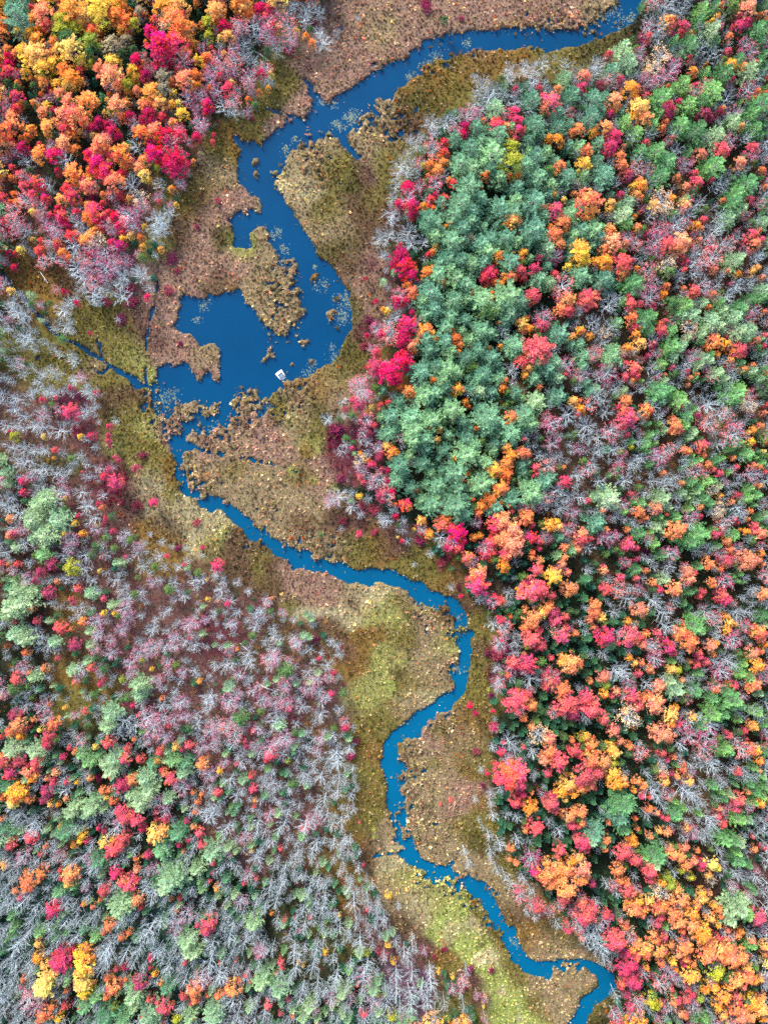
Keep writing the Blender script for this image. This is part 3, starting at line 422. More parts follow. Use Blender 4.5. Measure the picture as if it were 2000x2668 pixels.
def bare_model(seed, leafy=0):
    r = np.random.default_rng(seed); Tk = Acc(); B = Acc(); L = Acc(); tips = []
    V, F = tube([(0, 0, 0), (.02, .01, 1.6), (.03, .0, 3.9)], [.05, .035, .010], 4); Tk.add(V, F)
    nl = int(r.integers(17, 24))
    for k in range(nl):
        f = (k + .5) / nl; a = k * 2.39996 + r.normal(0, .22); z0 = .9 + 2.4 * f; R = r.uniform(.62, 1.12) * (1 - .5 * f ** 1.5); z1 = min(4.05, z0 + R * r.uniform(.9, 1.9))
        st = np.array([0, 0, z0]); e = np.array([math.cos(a) * R, math.sin(a) * R, z1]); md = st * .5 + e * .5 + r.normal(0, .035, 3) + [0, 0, -.08]
        V, F = tube([st, md, e], [.019, .011, .0045], 3); B.add(V, F); tips.append(e)
        for q in range(int(r.integers(3, 6))):
            t = r.uniform(.25, .9); s2 = st * (1 - t) + e * t if t > .5 else st * (1 - 2 * t) + md * 2 * t
            a2 = a + r.choice([-1, 1]) * r.uniform(.25, .7); l2 = R * r.uniform(.22, .45); e2 = s2 + np.array([math.cos(a2) * l2, math.sin(a2) * l2, l2 * r.uniform(.4, 1.2)])
            V, F = tube([s2, e2], [.008, .0032], 3); B.add(V, F); tips.append(e2)
    tw = []
    for e in tips:
        for q in range(2):
            d = np.array([e[0], e[1], 0]); d = d / (np.linalg.norm(d) + .05) * .7 + r.normal(0, .38, 3) + [0, 0, .4]; d = d / np.linalg.norm(d) * r.uniform(.14, .3)
            s0 = e - np.array([e[0], e[1], .4]) * r.uniform(0, .22)
            V, F = tube([s0, s0 + d], [.005, .0025], 3); B.add(V, F)
            tw.append(s0 + d)
    if leafy:
        tw = np.array(tw); k = r.integers(0, len(tw), leafy); pts = tw[k] + r.normal(0, .09, (leafy, 3)) - [0, 0, .08]
        col = np.stack([r.random(leafy), r.uniform(.2, .9, leafy), r.random(leafy)], 1); leaves(L, pts, r, .085, col, flat=.3)
        return Tk, B, L
    return Tk, B
def bush_model(seed, n=260, hgt=1.0):
    r = np.random.default_rng(seed); L = Acc(); C = r.normal(size=(16, 3)) * [.38, .38, .16] + [0, 0, .55 * hgt]
    k = r.integers(0, 16, n); cc = r.uniform(.2, .8, 16); pts = C[k] + r.normal(0, .17, (n, 3)); pts[:, 2] = np.abs(pts[:, 2]) + .05
    col = np.stack([r.random(n), np.clip(cc[k] + r.normal(0, .15, n), 0, 1), r.random(n)], 1)
    leaves(L, pts, r, .19, col); return L
def stems_model(seed):
    r = np.random.default_rng(seed); A = Acc()
    for k in range(7):
        a = 6.283 * k / 7 + r.normal(0, .2); e = np.array([math.cos(a) * .6, math.sin(a) * .6, r.uniform(.5, .9)]); V, F = tube([(0, 0, 0), e * [.4, .4, .5], e], [.05, .03, .012], 3); A.add(V, F)
    return A
def tuft_model(seed, n=13):
    r = np.random.default_rng(seed); A = Acc(); a = r.uniform(0, 6.28, n); o_ = r.uniform(.05, .55, n)
    D = np.stack([np.cos(a) * .75, np.sin(a) * .75, r.uniform(.5, 1.2, n)], 1); C = np.stack([np.cos(a) * o_, np.sin(a) * o_, r.uniform(.25, .6, n)], 1)
    V, F = quads(C, D, r.normal(size=(n, 3)) + [0, 0, .8], r.uniform(.5, .95, n), r.uniform(.22, .42, n), .35)
    A.add(V, F, np.repeat(np.stack([r.random(n), r.uniform(.1, 1, n), r.random(n)], 1), 4, 0)); return A
def join(*accs_mi):
    A = Acc()
    for acc, mi in accs_mi:
        for V, F, v in zip([np.concatenate(acc.V)], [np.concatenate(acc.F)], [np.concatenate(acc.v)]): A.add(V, F, v[:, :3], mi)
    return A

MOD = {}   # kind -> list of dict(part -> mesh); MASS: kind -> list of joined meshes for the uncounted rest
MASS = {}
def reg(kind, builder, seeds, parts, mats):
    MOD[kind] = []; MASS[kind] = []
    for s_ in seeds:
        accs = builder(s_)
        if not isinstance(accs, tuple): accs = (accs,)
        MOD[kind].append([(pn, ac.mesh(pn, [mt])) for pn, ac, mt in zip(parts, accs, mats)])
        conv = {LEAF_O: LEAF_I, NEED_O: NEED_I}
        MASS[kind].append(join(*[(ac, i) for i, ac in enumerate(accs)]).mesh(kind + '_mass', [conv.get(mt, mt) for mt in mats]))
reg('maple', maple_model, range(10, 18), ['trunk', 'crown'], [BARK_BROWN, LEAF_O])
reg('pine', pine_model, range(20, 26), ['trunk', 'crown'], [BARK_BROWN, NEED_O])
reg('spruce', lambda s_: pine_model(s_, True), range(30, 33), ['trunk', 'crown'], [BARK_BROWN, NEED_O])
reg('bare', bare_model, range(40, 48), ['trunk', 'branches'], [BARK_PALE, BARK_PALE])
reg('half', lambda s_: bare_model(s_, 340), range(50, 56), ['trunk', 'branches', 'remaining_leaves'], [BARK_PALE, BARK_PALE, LEAF_O])
reg('shrub', lambda s_: (stems_model(s_), bush_model(s_)), range(60, 64), ['stems', 'foliage'], [BARK_BROWN, LEAF_O])

# ------------------------------------------------------------------ the trees seen in the photo: colour letter, x, y, crown radius
DATA = """0 0|P 13 13 11;P 22 4 7;S 45 4 5;K 38 13 9;R 29 8 4;A 28 17 6;A 34 26 5;R 41 23 6;O 4 20 6;O 3 30 6;A 62 6 10;A 56 12 7;Y 74 12 8;O 66 14 7;Y 85 6 10;Y 88 15 8;Y 95 4 8;A 105 5 7;O 101 13 8;O 108 18 7;A 107 26 6;L 116 21 6;T 121 10 6;S 134 8 6;A 142 5 8;A 155 6 8;O 150 14 9;H 143 18 8;R 134 18 5;O 156 22 9;A 158 30 6;C 130 28 6;C 138 36 10;C 139 46 9;R 152 38 9;O 160 45 6;Y 15 29 5;Y 26 29 6;A 32 36 7;Y 22 42 7;A 30 46 9;Y 26 52 8;Y 36 60 8;Y 22 64 5;O 36 48 8;Y 46 55 7;L 54 17 8;L 52 27 8;G 58 34 8;L 66 24 7;A 72 20 7;O 82 27 7;K 88 37 4;O 48 36 6;L 78 36 8;G 80 46 7;Y 62 44 9;Y 51 42 6;Y 57 50 6;Y 69 54 6;L 80 54 5;T 96 40 8;T 109 35 6;O 8 43 5;O 14 47 5;C 8 49 5;C 9 56 5;R 2 58 4;R 8 63 6;O 1 52 4;R 3 66 4;L 40 62 5;O 56 60 7;A 60 68 8;Y 50 72 6;Y 58 74 6;R 70 61 5;A 68 70 6;O 38 70 6;Y 97 52 7;K 89 60 7;K 97 65 9;O 104 72 6;C 117 52 6;Y 114 62 6;Y 118 68 5;L 110 73 6;L 113 66 4;C 126 66 6;R 123 59 4;K 52 80 6;C 43 78 3;K 60 86 7;O 74 86 8;A 78 84 6;Y 40 90 5;C 49 96 5;K 38 98 6;O 42 107 7;K 56 98 8;K 66 100 9;O 73 104 6;K 60 104 6;K 104 77 5;K 103 90 8;O 110 88 5;L 98 96 5;O 106 102 5;K 120 78 5;A 130 80 8;A 138 88 7;K 128 90 6;A 122 90 5;T 142 78 7;C 86 106 6;C 80 111 5;C 93 108 5;b 99 103 5;C 98 114 6;C 103 117 4;C 112 100 5;b 116 106 6;C 128 100 7;C 132 106 6;C 124 104 4;R 141 100 5;K 132 112 7;O 123 116 7;C 143 118 8;b 155 112 6;Y 158 98 6;K 150 106 5;K 160 68 8;R 153 60 5;C 149 57 4;b 158 53 8;T 142 65 7;O 148 72 5;R 150 72 4;b 161 85 6;B 163 74 4;A 150 90 5;R 56 112 6;b 54 108 4;K 55 122 7;O 60 116 5;O 66 130 5;K 60 128 5;B 56 138 8;C 47 134 7;b 44 124 5;O 35 133 7;R 35 125 3;C 50 148 4;O 64 147 8;O 66 156 6;K 88 124 8;K 84 130 7;b 90 118 6;C 78 134 6;C 84 142 8;C 90 148 8;O 92 128 6;O 104 134 8;O 110 143 6;R 96 136 5;B 118 126 7;O 124 138 6;C 130 124 5;C 134 132 8;C 140 136 6;b 148 124 8;C 150 136 9;C 154 144 8;C 144 142 6;R 156 116 6;Y 125 150 6;Y 128 156 4;K 120 144 6;C 106 149 5;L 137 145 4;B 138 159 6;K 98 158 8;B 114 160 9;K 75 160 7;C 74 156 5;b 80 162 5;b 6 92 6;K 10 100 6;R 14 94 5;K 12 108 7;O 27 112 5;b 3 86 5;B 7 80 5;R 14 83 6;b 3 104 5;O 17 92 4;B 20 103 4;B 2 138 5;R 10 122 5;C 20 128 6;K 12 127 5;b 5 123 5;B 22 140 7;B 30 136 4;R 11 145 4;R 17 150 4;O 3 153 3;O 11 154 4;R 20 160 5;B 40 158 7;R 32 156 6;C 35 162 5;b 22 152 5;R 58 163 6;S 82 70 4;S 88 84 5;S 92 94 4;S 86 97 4;S 125 44 4;G 106 46 5;G 116 44 5;S 78 60 3
500 0|O 4 3 4;A 20 8 8;O 22 14 6;A 38 4 6;A 46 7 7;O 49 12 6;C 59 7 6;R 68 8 6;R 63 14 5;A 52 5 4;O 24 19 5;C 27 22 6;L 14 20 6;L 15 31 5;R 21 16 4;A 31 32 6;b 40 18 7;b 42 26 6;B 52 22 8;B 56 31 6;b 66 18 7;b 73 12 6;R 70 22 5;b 84 22 8;b 84 33 8;B 98 10 7;B 98 16 7;B 110 10 7;B 82 8 7;B 88 4 6;B 106 3 6;W 106 21 3;B 110 28 6;B 113 36 8;B 72 42 7;b 66 30 7;b 70 34 5;W 84 45 4;W 80 43 3;B 125 28 4;B 143 16 3;A 2 38 5;Y 5 50 5;O 13 52 6;R 17 42 3;b 22 50 7;b 20 60 7;b 35 42 6;b 36 52 7;B 44 40 6;B 49 36 5;B 46 48 7;B 52 54 7;b 36 62 5;b 50 66 7;b 48 74 5;b 62 58 6;C 60 64 5;b 28 56 6;R 24 66 4;O 3 64 6;A 6 74 5;b 5 82 6;b 17 68 6;b 21 78 6;R 31 77 6;b 35 86 7;B 26 92 7;B 36 96 6;C 15 90 6;C 14 97 5;B 8 92 5;b 6 104 7;C 4 118 5;b 8 110 6;R 19 117 3;R 18 123 3;B 24 40 5;T 8 133 3;T 6 139 2;W 52 102 3
1000 0|W 36 5 7;W 67 16 3;G 52 18 4;B 108 60 7;B 109 68 6;B 120 58 7;B 130 60 10;B 138 54 6;B 130 70 7;B 147 50 3;B 158 56 6;B 162 62 5;B 78 66 4;B 86 72 7;B 96 75 8;B 82 78 7;B 90 84 8;B 104 80 6;B 115 78 6;B 112 88 8;B 78 90 7;B 85 92 6;C 113 77 4;P 120 74 4;R 134 77 4;C 134 75 4;O 149 76 5;P 157 66 7;P 163 80 8;P 127 84 8;R 138 84 5;R 145 88 8;K 139 96 5;B 126 96 7;p 96 94 8;b 72 98 7;B 60 104 7;B 52 106 7;B 42 106 8;B 42 114 7;b 80 102 7;b 105 98 5;C 112 98 6;C 113 104 6;C 118 113 6;R 98 106 7;K 103 110 5;C 70 110 6;C 68 116 5;b 62 112 6;P 80 110 8;P 82 120 7;P 98 116 9;P 62 118 7;P 110 110 6;R 112 121 5;P 130 108 9;P 150 110 8;P 150 98 7;P 160 106 6;O 162 115 5;P 124 122 7;P 124 130 6;A 142 120 5;A 150 122 6;L 110 128 7;L 110 140 9;P 93 134 11;P 90 145 8;P 74 130 9;P 68 140 9;P 78 144 9;B 28 124 6;b 42 128 8;R 52 124 5;R 52 133 5;B 22 120 5;B 32 118 4;B 20 132 4;B 16 142 8;B 20 150 8;B 12 150 7;B 10 160 6;L 35 145 4;O 40 142 5;O 46 147 6;O 38 152 3;O 53 140 5;B 52 152 6;C 20 162 6;b 30 160 5;b 44 158 7;R 60 158 5;O 56 156 4;P 72 160 10;O 88 152 6;P 100 154 8;A 116 154 5;P 130 134 9;P 122 142 9;P 140 130 7;P 134 152 9;G 141 148 6;P 148 140 6;O 152 144 6;P 158 152 8;P 144 160 7;P 115 162 8;P 160 125 6;b 33 140 5
1500 0|B 78 6 7;B 84 10 6;B 94 4 7;B 64 16 7;B 72 22 8;b 62 24 6;P 108 8 7;P 106 16 6;P 118 4 6;O 125 5 4;A 122 14 4;Y 116 18 3;A 112 22 3;G 134 6 7;R 143 6 5;K 148 10 8;R 140 16 5;C 140 24 6;C 147 20 6;O 158 14 4;K 163 12 4;O 164 18 4;P 163 5 5;C 152 2 4;P 157 26 8;P 158 36 6;O 80 20 7;O 83 18 5;C 92 23 7;C 90 30 4;O 98 30 4;R 62 33 5;W 57 34 5;B 70 30 6;P 84 36 6;P 98 38 8;P 96 30 5;p 116 26 8;P 120 36 5;O 131 33 5;C 124 23 4;B 108 42 7;B 122 20 6;B 118 46 7;R 131 46 5;P 140 50 6;b 150 44 7;b 146 38 6;P 162 46 6;p 89 47 5;R 98 49 4;C 30 48 5;p 42 42 8;p 46 52 8;P 32 60 7;b 54 48 6;H 72 48 9;H 66 58 7;A 62 60 4;b 82 62 9;b 74 68 7;b 86 56 6;A 112 55 2;A 134 57 6;A 144 59 5;O 154 55 4;p 150 62 8;p 156 56 5;P 128 62 8;P 112 62 5;A 100 62 5;C 134 70 4;B 162 62 6;B 20 54 7;B 14 58 6;B 18 64 7;K 7 65 6;C 37 68 5;b 32 70 6;B 42 70 5;C 5 76 6;C 20 74 5;b 62 70 7;A 46 76 7;A 50 84 5;O 53 76 5;R 60 84 5;K 34 86 7;A 34 92 5;C 30 99 5;P 16 86 9;P 24 84 7;P 14 100 9;P 22 96 6;P 92 72 8;P 84 76 6;P 74 82 9;O 78 76 4;R 102 73 4;b 102 78 6;b 112 74 6;P 118 78 9;P 112 86 7;B 132 84 8;b 146 78 7;O 156 80 5;A 152 86 3;O 164 81 4;P 160 90 9;P 152 98 7;R 164 68 3;C 87 88 5;C 80 93 7;C 78 100 6;C 74 106 3;P 68 90 6;P 72 98 6;P 98 90 8;P 96 96 5;A 55 92 8;A 50 100 6;O 60 102 7;C 110 97 6;C 114 104 5;O 125 94 5;C 122 98 5;b 134 98 6;P 38 98 5;P 42 106 7;P 66 108 6;O 78 106 5;O 75 112 5;P 90 108 8;P 104 112 9;p 136 105 8;A 141 110 4;B 148 118 6;p 122 118 8;b 132 122 7;O 3 112 6;O 24 110 7;A 15 114 5;P 3 126 7;P 21 124 7;C 34 118 7;C 31 128 7;R 26 132 5;O 38 136 6;K 40 128 4;O 10 130 6;Y 6 142 7;P 18 140 7;P 6 152 7;P 24 150 9;P 52 114 7;B 48 118 7;B 62 116 6;R 60 124 5;P 56 130 7;P 70 130 8;P 78 138 8;B 86 128 7;K 84 120 4;P 97 132 5;K 108 132 6;R 127 130 7;K 127 134 5;R 152 128 6;b 152 134 6;P 120 142 9;P 112 146 6;b 94 142 7;P 74 152 8;C 44 150 6;b 52 146 6;A 56 160 6;O 54 156 5;Y 48 162 5;B 64 156 6;O 88 154 5;R 102 150 5;R 104 158 6;K 94 160 5;C 116 156 4;B 122 160 7;P 148 156 9;K 142 142 6;B 140 148 5;O 160 148 5;P 154 110 7;P 158 118 5;B 162 138 5;O 162 162 4;O 38 142 6;B 52 138 5
0 500|R 2 6 6;O 13 2 4;b 22 6 7;R 29 3 5;C 40 5 5;R 10 15 3;O 10 9 3;O 54 6 6;O 60 2 5;R 62 3 7;W 80 5 6;O 90 3 4;R 104 3 5;b 98 4 5;O 112 6 4;H 120 4 7;R 138 8 3;B 71 14 6;O 78 12 5;R 82 15 8;R 90 11 4;O 75 22 6;A 78 27 4;C 86 24 6;R 88 30 5;b 94 28 6;R 94 18 4;C 100 20 5;b 110 20 9;B 118 16 6;b 124 12 6;B 135 22 9;B 140 30 8;B 134 32 8;B 146 17 6;b 115 28 7;B 138 26 9;R 108 25 5;C 104 30 5;R 106 35 4;S 122 30 2;B 133 40 4;b 96 34 5;O 84 34 5;O 80 38 6;O 72 42 6;H 86 42 6;R 62 38 6;O 66 36 4;C 52 16 5;R 52 21 6;R 44 20 4;C 55 26 5;b 35 15 6;b 34 22 5;B 62 20 6;B 68 26 7;B 72 34 7;C 66 18 5;C 60 30 4;b 46 30 7;b 50 36 6;b 10 18 8;b 14 26 8;B 22 32 8;R 6 28 5;b 3 38 5;b 12 36 6;B 20 46 5;R 37 42 4;B 44 42 6;b 42 46 4;R 34 50 5;O 37 49 3;R 36 54 3;R 52 48 5;O 54 52 5;O 60 57 4;K 50 44 5;B 64 46 8;B 66 54 7;b 72 58 6;b 78 48 7;C 80 54 5;C 96 44 5;C 104 46 6;b 100 48 6;G 111 50 2;R 14 53 3;C 8 53 4;R 2 52 3;b 4 60 4;C 13 65 4;b 36 60 6;B 44 56 6;b 54 60 5;b 90 54 7;B 84 60 7;b 96 60 6;B 66 66 8;B 70 74 8;b 78 66 6;b 90 68 8;B 100 66 7;B 106 72 7;B 104 78 7;b 110 60 5;B 123 71 8;B 118 68 5;B 129 83 5;b 80 78 6;B 80 88 9;B 84 94 6;B 92 84 7;B 106 90 8;C 100 85 2;b 76 74 4;B 70 84 5;W 112 84 5;W 114 94 6;W 92 95 5;B 66 91 4;b 48 84 4;C 56 87 3;B 54 102 8;B 60 96 6;B 56 115 7;B 62 120 4;B 60 112 5;C 78 122 2;W 104 110 6;B 102 110 3;W 149 58 6;W 153 68 3;W 146 85 5;C 127 91 4;W 156 131 3;C 67 97 3;B 4 78 5;B 10 94 7;B 8 100 7;B 14 104 8;B 22 106 7;B 20 112 6;B 4 118 6;B 8 118 5;B 22 124 8;B 26 130 7;B 18 128 6;B 30 120 4;B 2 134 4;B 30 136 4;B 46 136 5;B 52 140 4;B 15 144 4;B 63 146 6;B 62 140 4;B 12 150 5;B 20 156 6;B 28 152 4;B 44 156 7;B 36 158 5;B 4 160 5;B 64 162 6;b 70 160 5;B 34 164 5;B 10 164 4
500 500|W 148 134 4;C 152 124 3;B 163 40 8;B 164 54 5;p 165 77 4;C 159 95 3;W 153 110 4;C 150 75 2;b 160 118 6;C 164 122 5;W 158 115 4;b 157 135 5;R 160 138 5;C 158 150 8;C 163 156 6;b 145 163 5;b 138 165 4;W 5 30 3;W 23 8 3;A 165 102 3;R 22 7 2
1000 500|B 8 5 6;b 20 6 8;C 24 12 7;C 26 20 5;C 14 10 5;B 36 6 5;R 38 14 4;R 40 6 5;C 44 2 4;R 52 6 5;O 52 12 4;B 7 18 8;B 8 24 6;O 23 24 2;B 5 36 7;B 12 40 6;B 22 34 9;B 24 44 7;B 34 43 6;R 14 46 3;B 1 54 4;C 14 56 8;C 18 64 8;C 22 72 7;C 10 64 5;O 26 68 4;O 42 52 4;R 38 54 3;S 26 52 4;B 35 58 4;O 37 70 6;O 41 66 4;O 34 74 3;B 30 78 4;O 20 80 5;K 24 86 6;O 27 92 4;b 14 88 7;C 12 94 6;C 18 94 5;B 22 98 4;C 24 105 4;b 28 110 5;Y 1 103 4;B 10 108 6;B 4 112 5;C 20 116 8;C 18 126 7;C 15 130 5;b 3 124 8;B 5 118 6;O 36 120 7;O 32 122 6;O 41 124 4;K 30 128 5;K 24 132 6;b 22 130 4;C 16 144 8;C 20 150 6;R 12 148 5;C 4 156 9;C 9 162 6;b 4 150 5;O 26 138 4;P 38 22 9;P 44 28 8;P 60 18 9;P 50 8 7;P 70 6 10;P 82 6 8;P 66 30 9;P 78 18 8;P 76 26 8;P 86 30 6;P 90 24 5;P 60 40 10;P 46 36 8;P 70 44 6;P 84 44 9;P 92 40 8;P 90 50 9;P 96 30 5;P 104 20 8;P 100 10 8;P 112 16 9;P 115 8 8;P 130 6 10;P 126 16 6;A 112 26 7;A 106 28 5;P 108 38 9;P 114 44 7;P 106 50 6;O 117 36 3;P 130 30 11;P 126 40 8;P 138 22 7;O 136 14 5;P 142 4 6;A 147 3 4;R 148 16 7;Y 156 6 4;P 148 5 5;P 160 18 8;O 164 2 4;O 154 28 7;O 148 36 7;O 150 46 6;O 158 26 5;A 145 30 4;P 163 36 7;P 160 44 7;p 140 49 8;G 134 44 5;T 75 42 6;P 54 56 9;P 48 60 7;P 66 58 9;P 58 66 8;P 76 60 8;P 86 60 8;P 84 66 6;O 98 56 6;A 96 62 4;P 108 60 9;P 104 66 6;A 120 54 5;O 119 58 4;A 112 54 3;P 126 57 5;C 133 58 5;C 130 66 6;b 148 57 6;P 141 64 6;R 148 71 5;Y 159 64 5;Y 162 60 4;P 133 74 8;P 142 78 7;P 160 54 6;R 91 71 7;R 86 76 6;O 94 78 5;O 92 68 5;R 118 68 6;O 110 74 6;O 104 76 4;R 120 74 5;P 48 70 9;P 60 74 9;P 72 78 9;A 50 78 5;P 40 88 10;P 34 94 7;P 60 90 9;P 70 92 7;A 76 88 4;P 84 92 10;P 78 98 6;O 93 88 4;O 96 92 3;P 108 88 12;P 116 94 9;P 104 98 8;P 98 86 6;R 128 88 7;R 126 94 6;R 132 92 4;b 154 82 9;b 152 92 5;P 148 84 5;O 160 94 7;O 152 102 6;R 158 104 6;C 160 104 4;B 138 104 7;b 136 110 8;C 136 116 6;p 109 104 8;P 106 112 7;S 122 102 6;G 88 106 8;P 44 102 9;P 36 106 7;P 58 106 8;P 70 110 7;P 64 100 6;A 66 98 3;P 52 116 8;P 66 120 6;P 84 118 9;P 92 122 7;A 119 114 6;A 126 120 5;O 120 120 5;A 122 108 4;B 102 120 7;B 106 126 5;P 152 122 9;P 148 130 6;A 164 124 4;R 124 132 6;R 134 136 10;R 128 142 7;C 140 136 5;R 120 128 4;O 122 140 5;P 112 132 9;P 110 138 6;R 118 148 6;O 114 144 4;B 110 154 7;B 112 150 5;P 36 128 8;P 40 136 8;P 52 128 8;P 56 138 7;O 62 126 6;O 66 132 5;A 58 120 4;O 64 138 4;P 74 126 7;P 80 136 8;P 90 142 8;P 70 142 8;O 76 134 3;P 32 154 9;P 44 150 8;P 54 152 9;P 62 156 7;P 50 160 8;G 76 152 6;P 86 156 9;P 80 162 7;P 96 148 6;P 98 160 7;O 104 163 4;A 124 152 5;A 122 158 4;P 132 150 7;P 130 160 7;P 148 146 8;P 142 154 8;p 150 160 7;R 156 158 4;b 156 150 7;B 148 136 5;P 162 132 5
1500 500|K 4 2 4;O 14 8 10;O 8 4 5;A 12 16 6;R 20 12 4;P 3 10 7;P 30 3 5;C 38 3 5;p 44 8 7;p 42 18 8;P 44 28 6;A 30 10 5;A 28 16 4;A 52 3 5;O 56 5 4;A 50 22 3;R 55 18 3;H 74 8 9;A 68 12 6;A 82 6 5;H 78 16 5;O 54 30 5;A 52 33 4;P 16 32 9;P 20 40 8;P 6 34 8;P 14 46 6;O 28 34 6;K 30 44 8;O 26 50 6;O 34 38 5;A 5 48 8;Y 4 56 8;Y 8 62 6;A 16 60 5;A 24 60 7;A 28 66 5;b 44 38 6;K 42 44 5;b 52 44 6;C 59 36 3;R 40 62 8;O 40 70 6;R 48 60 4;A 52 66 3;P 6 72 9;P 24 74 9;P 30 80 7;P 50 76 9;P 44 82 6;R 12 90 8;R 18 90 5;R 4 94 5;R 10 98 5;O 4 90 4;B 28 98 9;B 34 92 6;b 64 90 9;b 62 68 8;B 70 78 5;P 94 6 5;B 64 20 6;b 70 30 7;b 70 42 9;b 78 36 6;R 78 44 7;b 70 52 6;K 92 10 6;b 96 6 5;R 94 15 4;B 106 8 7;B 98 20 7;B 86 26 8;b 94 28 5;A 102 28 5;R 110 24 5;K 108 32 4;B 88 36 6;K 90 44 8;O 86 50 6;O 96 44 5;R 92 58 5;C 94 62 5;R 93 68 4;K 105 42 4;b 116 46 6;R 114 50 4;B 104 52 6;H 78 64 7;H 82 58 5;B 120 34 8;B 112 40 6;B 124 20 6;P 136 10 8;P 138 4 8;p 142 14 6;p 132 24 7;p 136 20 6;O 126 8 4;R 150 8 5;b 158 10 6;B 162 5 5;p 160 28 7;b 146 20 5;C 150 30 3;B 156 24 5;R 152 38 6;K 154 46 6;R 160 42 5;R 145 42 4;b 132 44 6;B 126 44 6;B 140 38 5;K 156 34 4;b 118 58 8;b 110 62 6;K 119 68 5;K 130 68 4;B 103 60 7;B 102 70 6;p 136 60 8;p 140 56 6;A 140 72 4;A 150 70 4;A 156 66 4;K 160 74 4;b 144 52 5;B 158 54 6;B 156 58 6;B 110 78 7;B 122 80 6;O 78 82 5;A 75 88 4;G 80 70 6;B 90 74 5;R 101 85 6;R 98 88 4;K 116 88 5;K 92 84 4;b 112 84 6;C 134 80 3;B 140 80 7;B 150 78 6;B 130 90 6;B 136 86 5;p 162 86 7;P 160 92 6;R 47 96 6;R 44 90 4;P 40 94 5;R 54 98 5;C 66 98 4;C 68 100 4;P 92 98 8;G 82 96 7;p 108 96 6;p 100 104 8;p 92 108 6;P 86 104 6;O 114 100 4;H 120 92 4;P 124 96 6;p 126 102 6;p 118 110 8;p 128 108 5;P 140 98 6;P 150 92 6;b 152 102 6;B 156 104 5;p 136 110 8;P 142 104 7;p 150 118 8;p 140 122 8;p 146 128 6;O 162 104 4;B 14 112 7;B 18 120 6;A 3 120 5;A 12 124 4;H 24 122 5;B 30 118 7;P 36 112 6;O 48 110 6;R 50 118 5;K 50 104 4;A 52 124 5;A 55 118 3;P 60 110 9;P 66 106 6;P 64 120 6;B 58 114 6;R 76 112 4;R 74 120 6;O 72 114 4;C 78 104 3;P 84 120 6;P 86 114 5;b 84 110 5;H 98 116 7;C 102 120 3;O 96 112 4;p 106 124 7;p 112 118 6;p 96 128 5;P 108 130 5;p 124 116 6;p 126 120 5;b 132 118 4;C 128 126 4;b 152 110 5;R 162 124 4;C 162 132 4;K 157 128 4;P 4 132 6;P 6 142 7;P 4 150 6;b 16 140 6;R 18 138 4;P 32 140 9;P 34 136 6;A 44 134 5;A 54 132 6;H 50 138 4;B 24 130 6;B 66 128 6;R 66 132 5;C 60 142 4;b 70 138 5;P 84 132 8;p 92 130 6;P 78 136 6;C 92 128 2;p 84 144 6;p 90 138 5;R 72 150 3;O 120 130 7;O 114 136 5;A 122 140 4;A 130 132 5;R 128 136 3;A 134 138 4;R 142 136 7;C 146 140 4;b 152 134 4;O 150 132 4;p 158 126 4;p 108 142 7;p 114 146 6;p 104 150 6;P 116 140 5;b 100 142 6;B 96 148 6;R 104 144 3;b 112 150 5;b 4 158 6;B 8 154 5;b 28 156 8;B 20 160 6;R 48 152 6;R 44 148 4;O 54 154 5;R 42 160 5;R 52 160 5;B 66 152 7;P 74 148 6;B 70 158 6;C 70 162 4;R 82 150 4;O 76 158 3;p 76 163 5;K 98 162 4;C 96 156 4;B 92 154 6;O 104 158 3;p 122 156 7;p 126 162 6;b 132 150 5;A 134 146 4;P 142 148 5;O 144 152 5;p 142 155 4;p 152 154 6;O 152 150 4;P 160 140 5;B 160 148 5;O 164 157 4;p 158 160 6;b 116 160 5;P 8 164 6;A 50 164 3;B 136 160 5
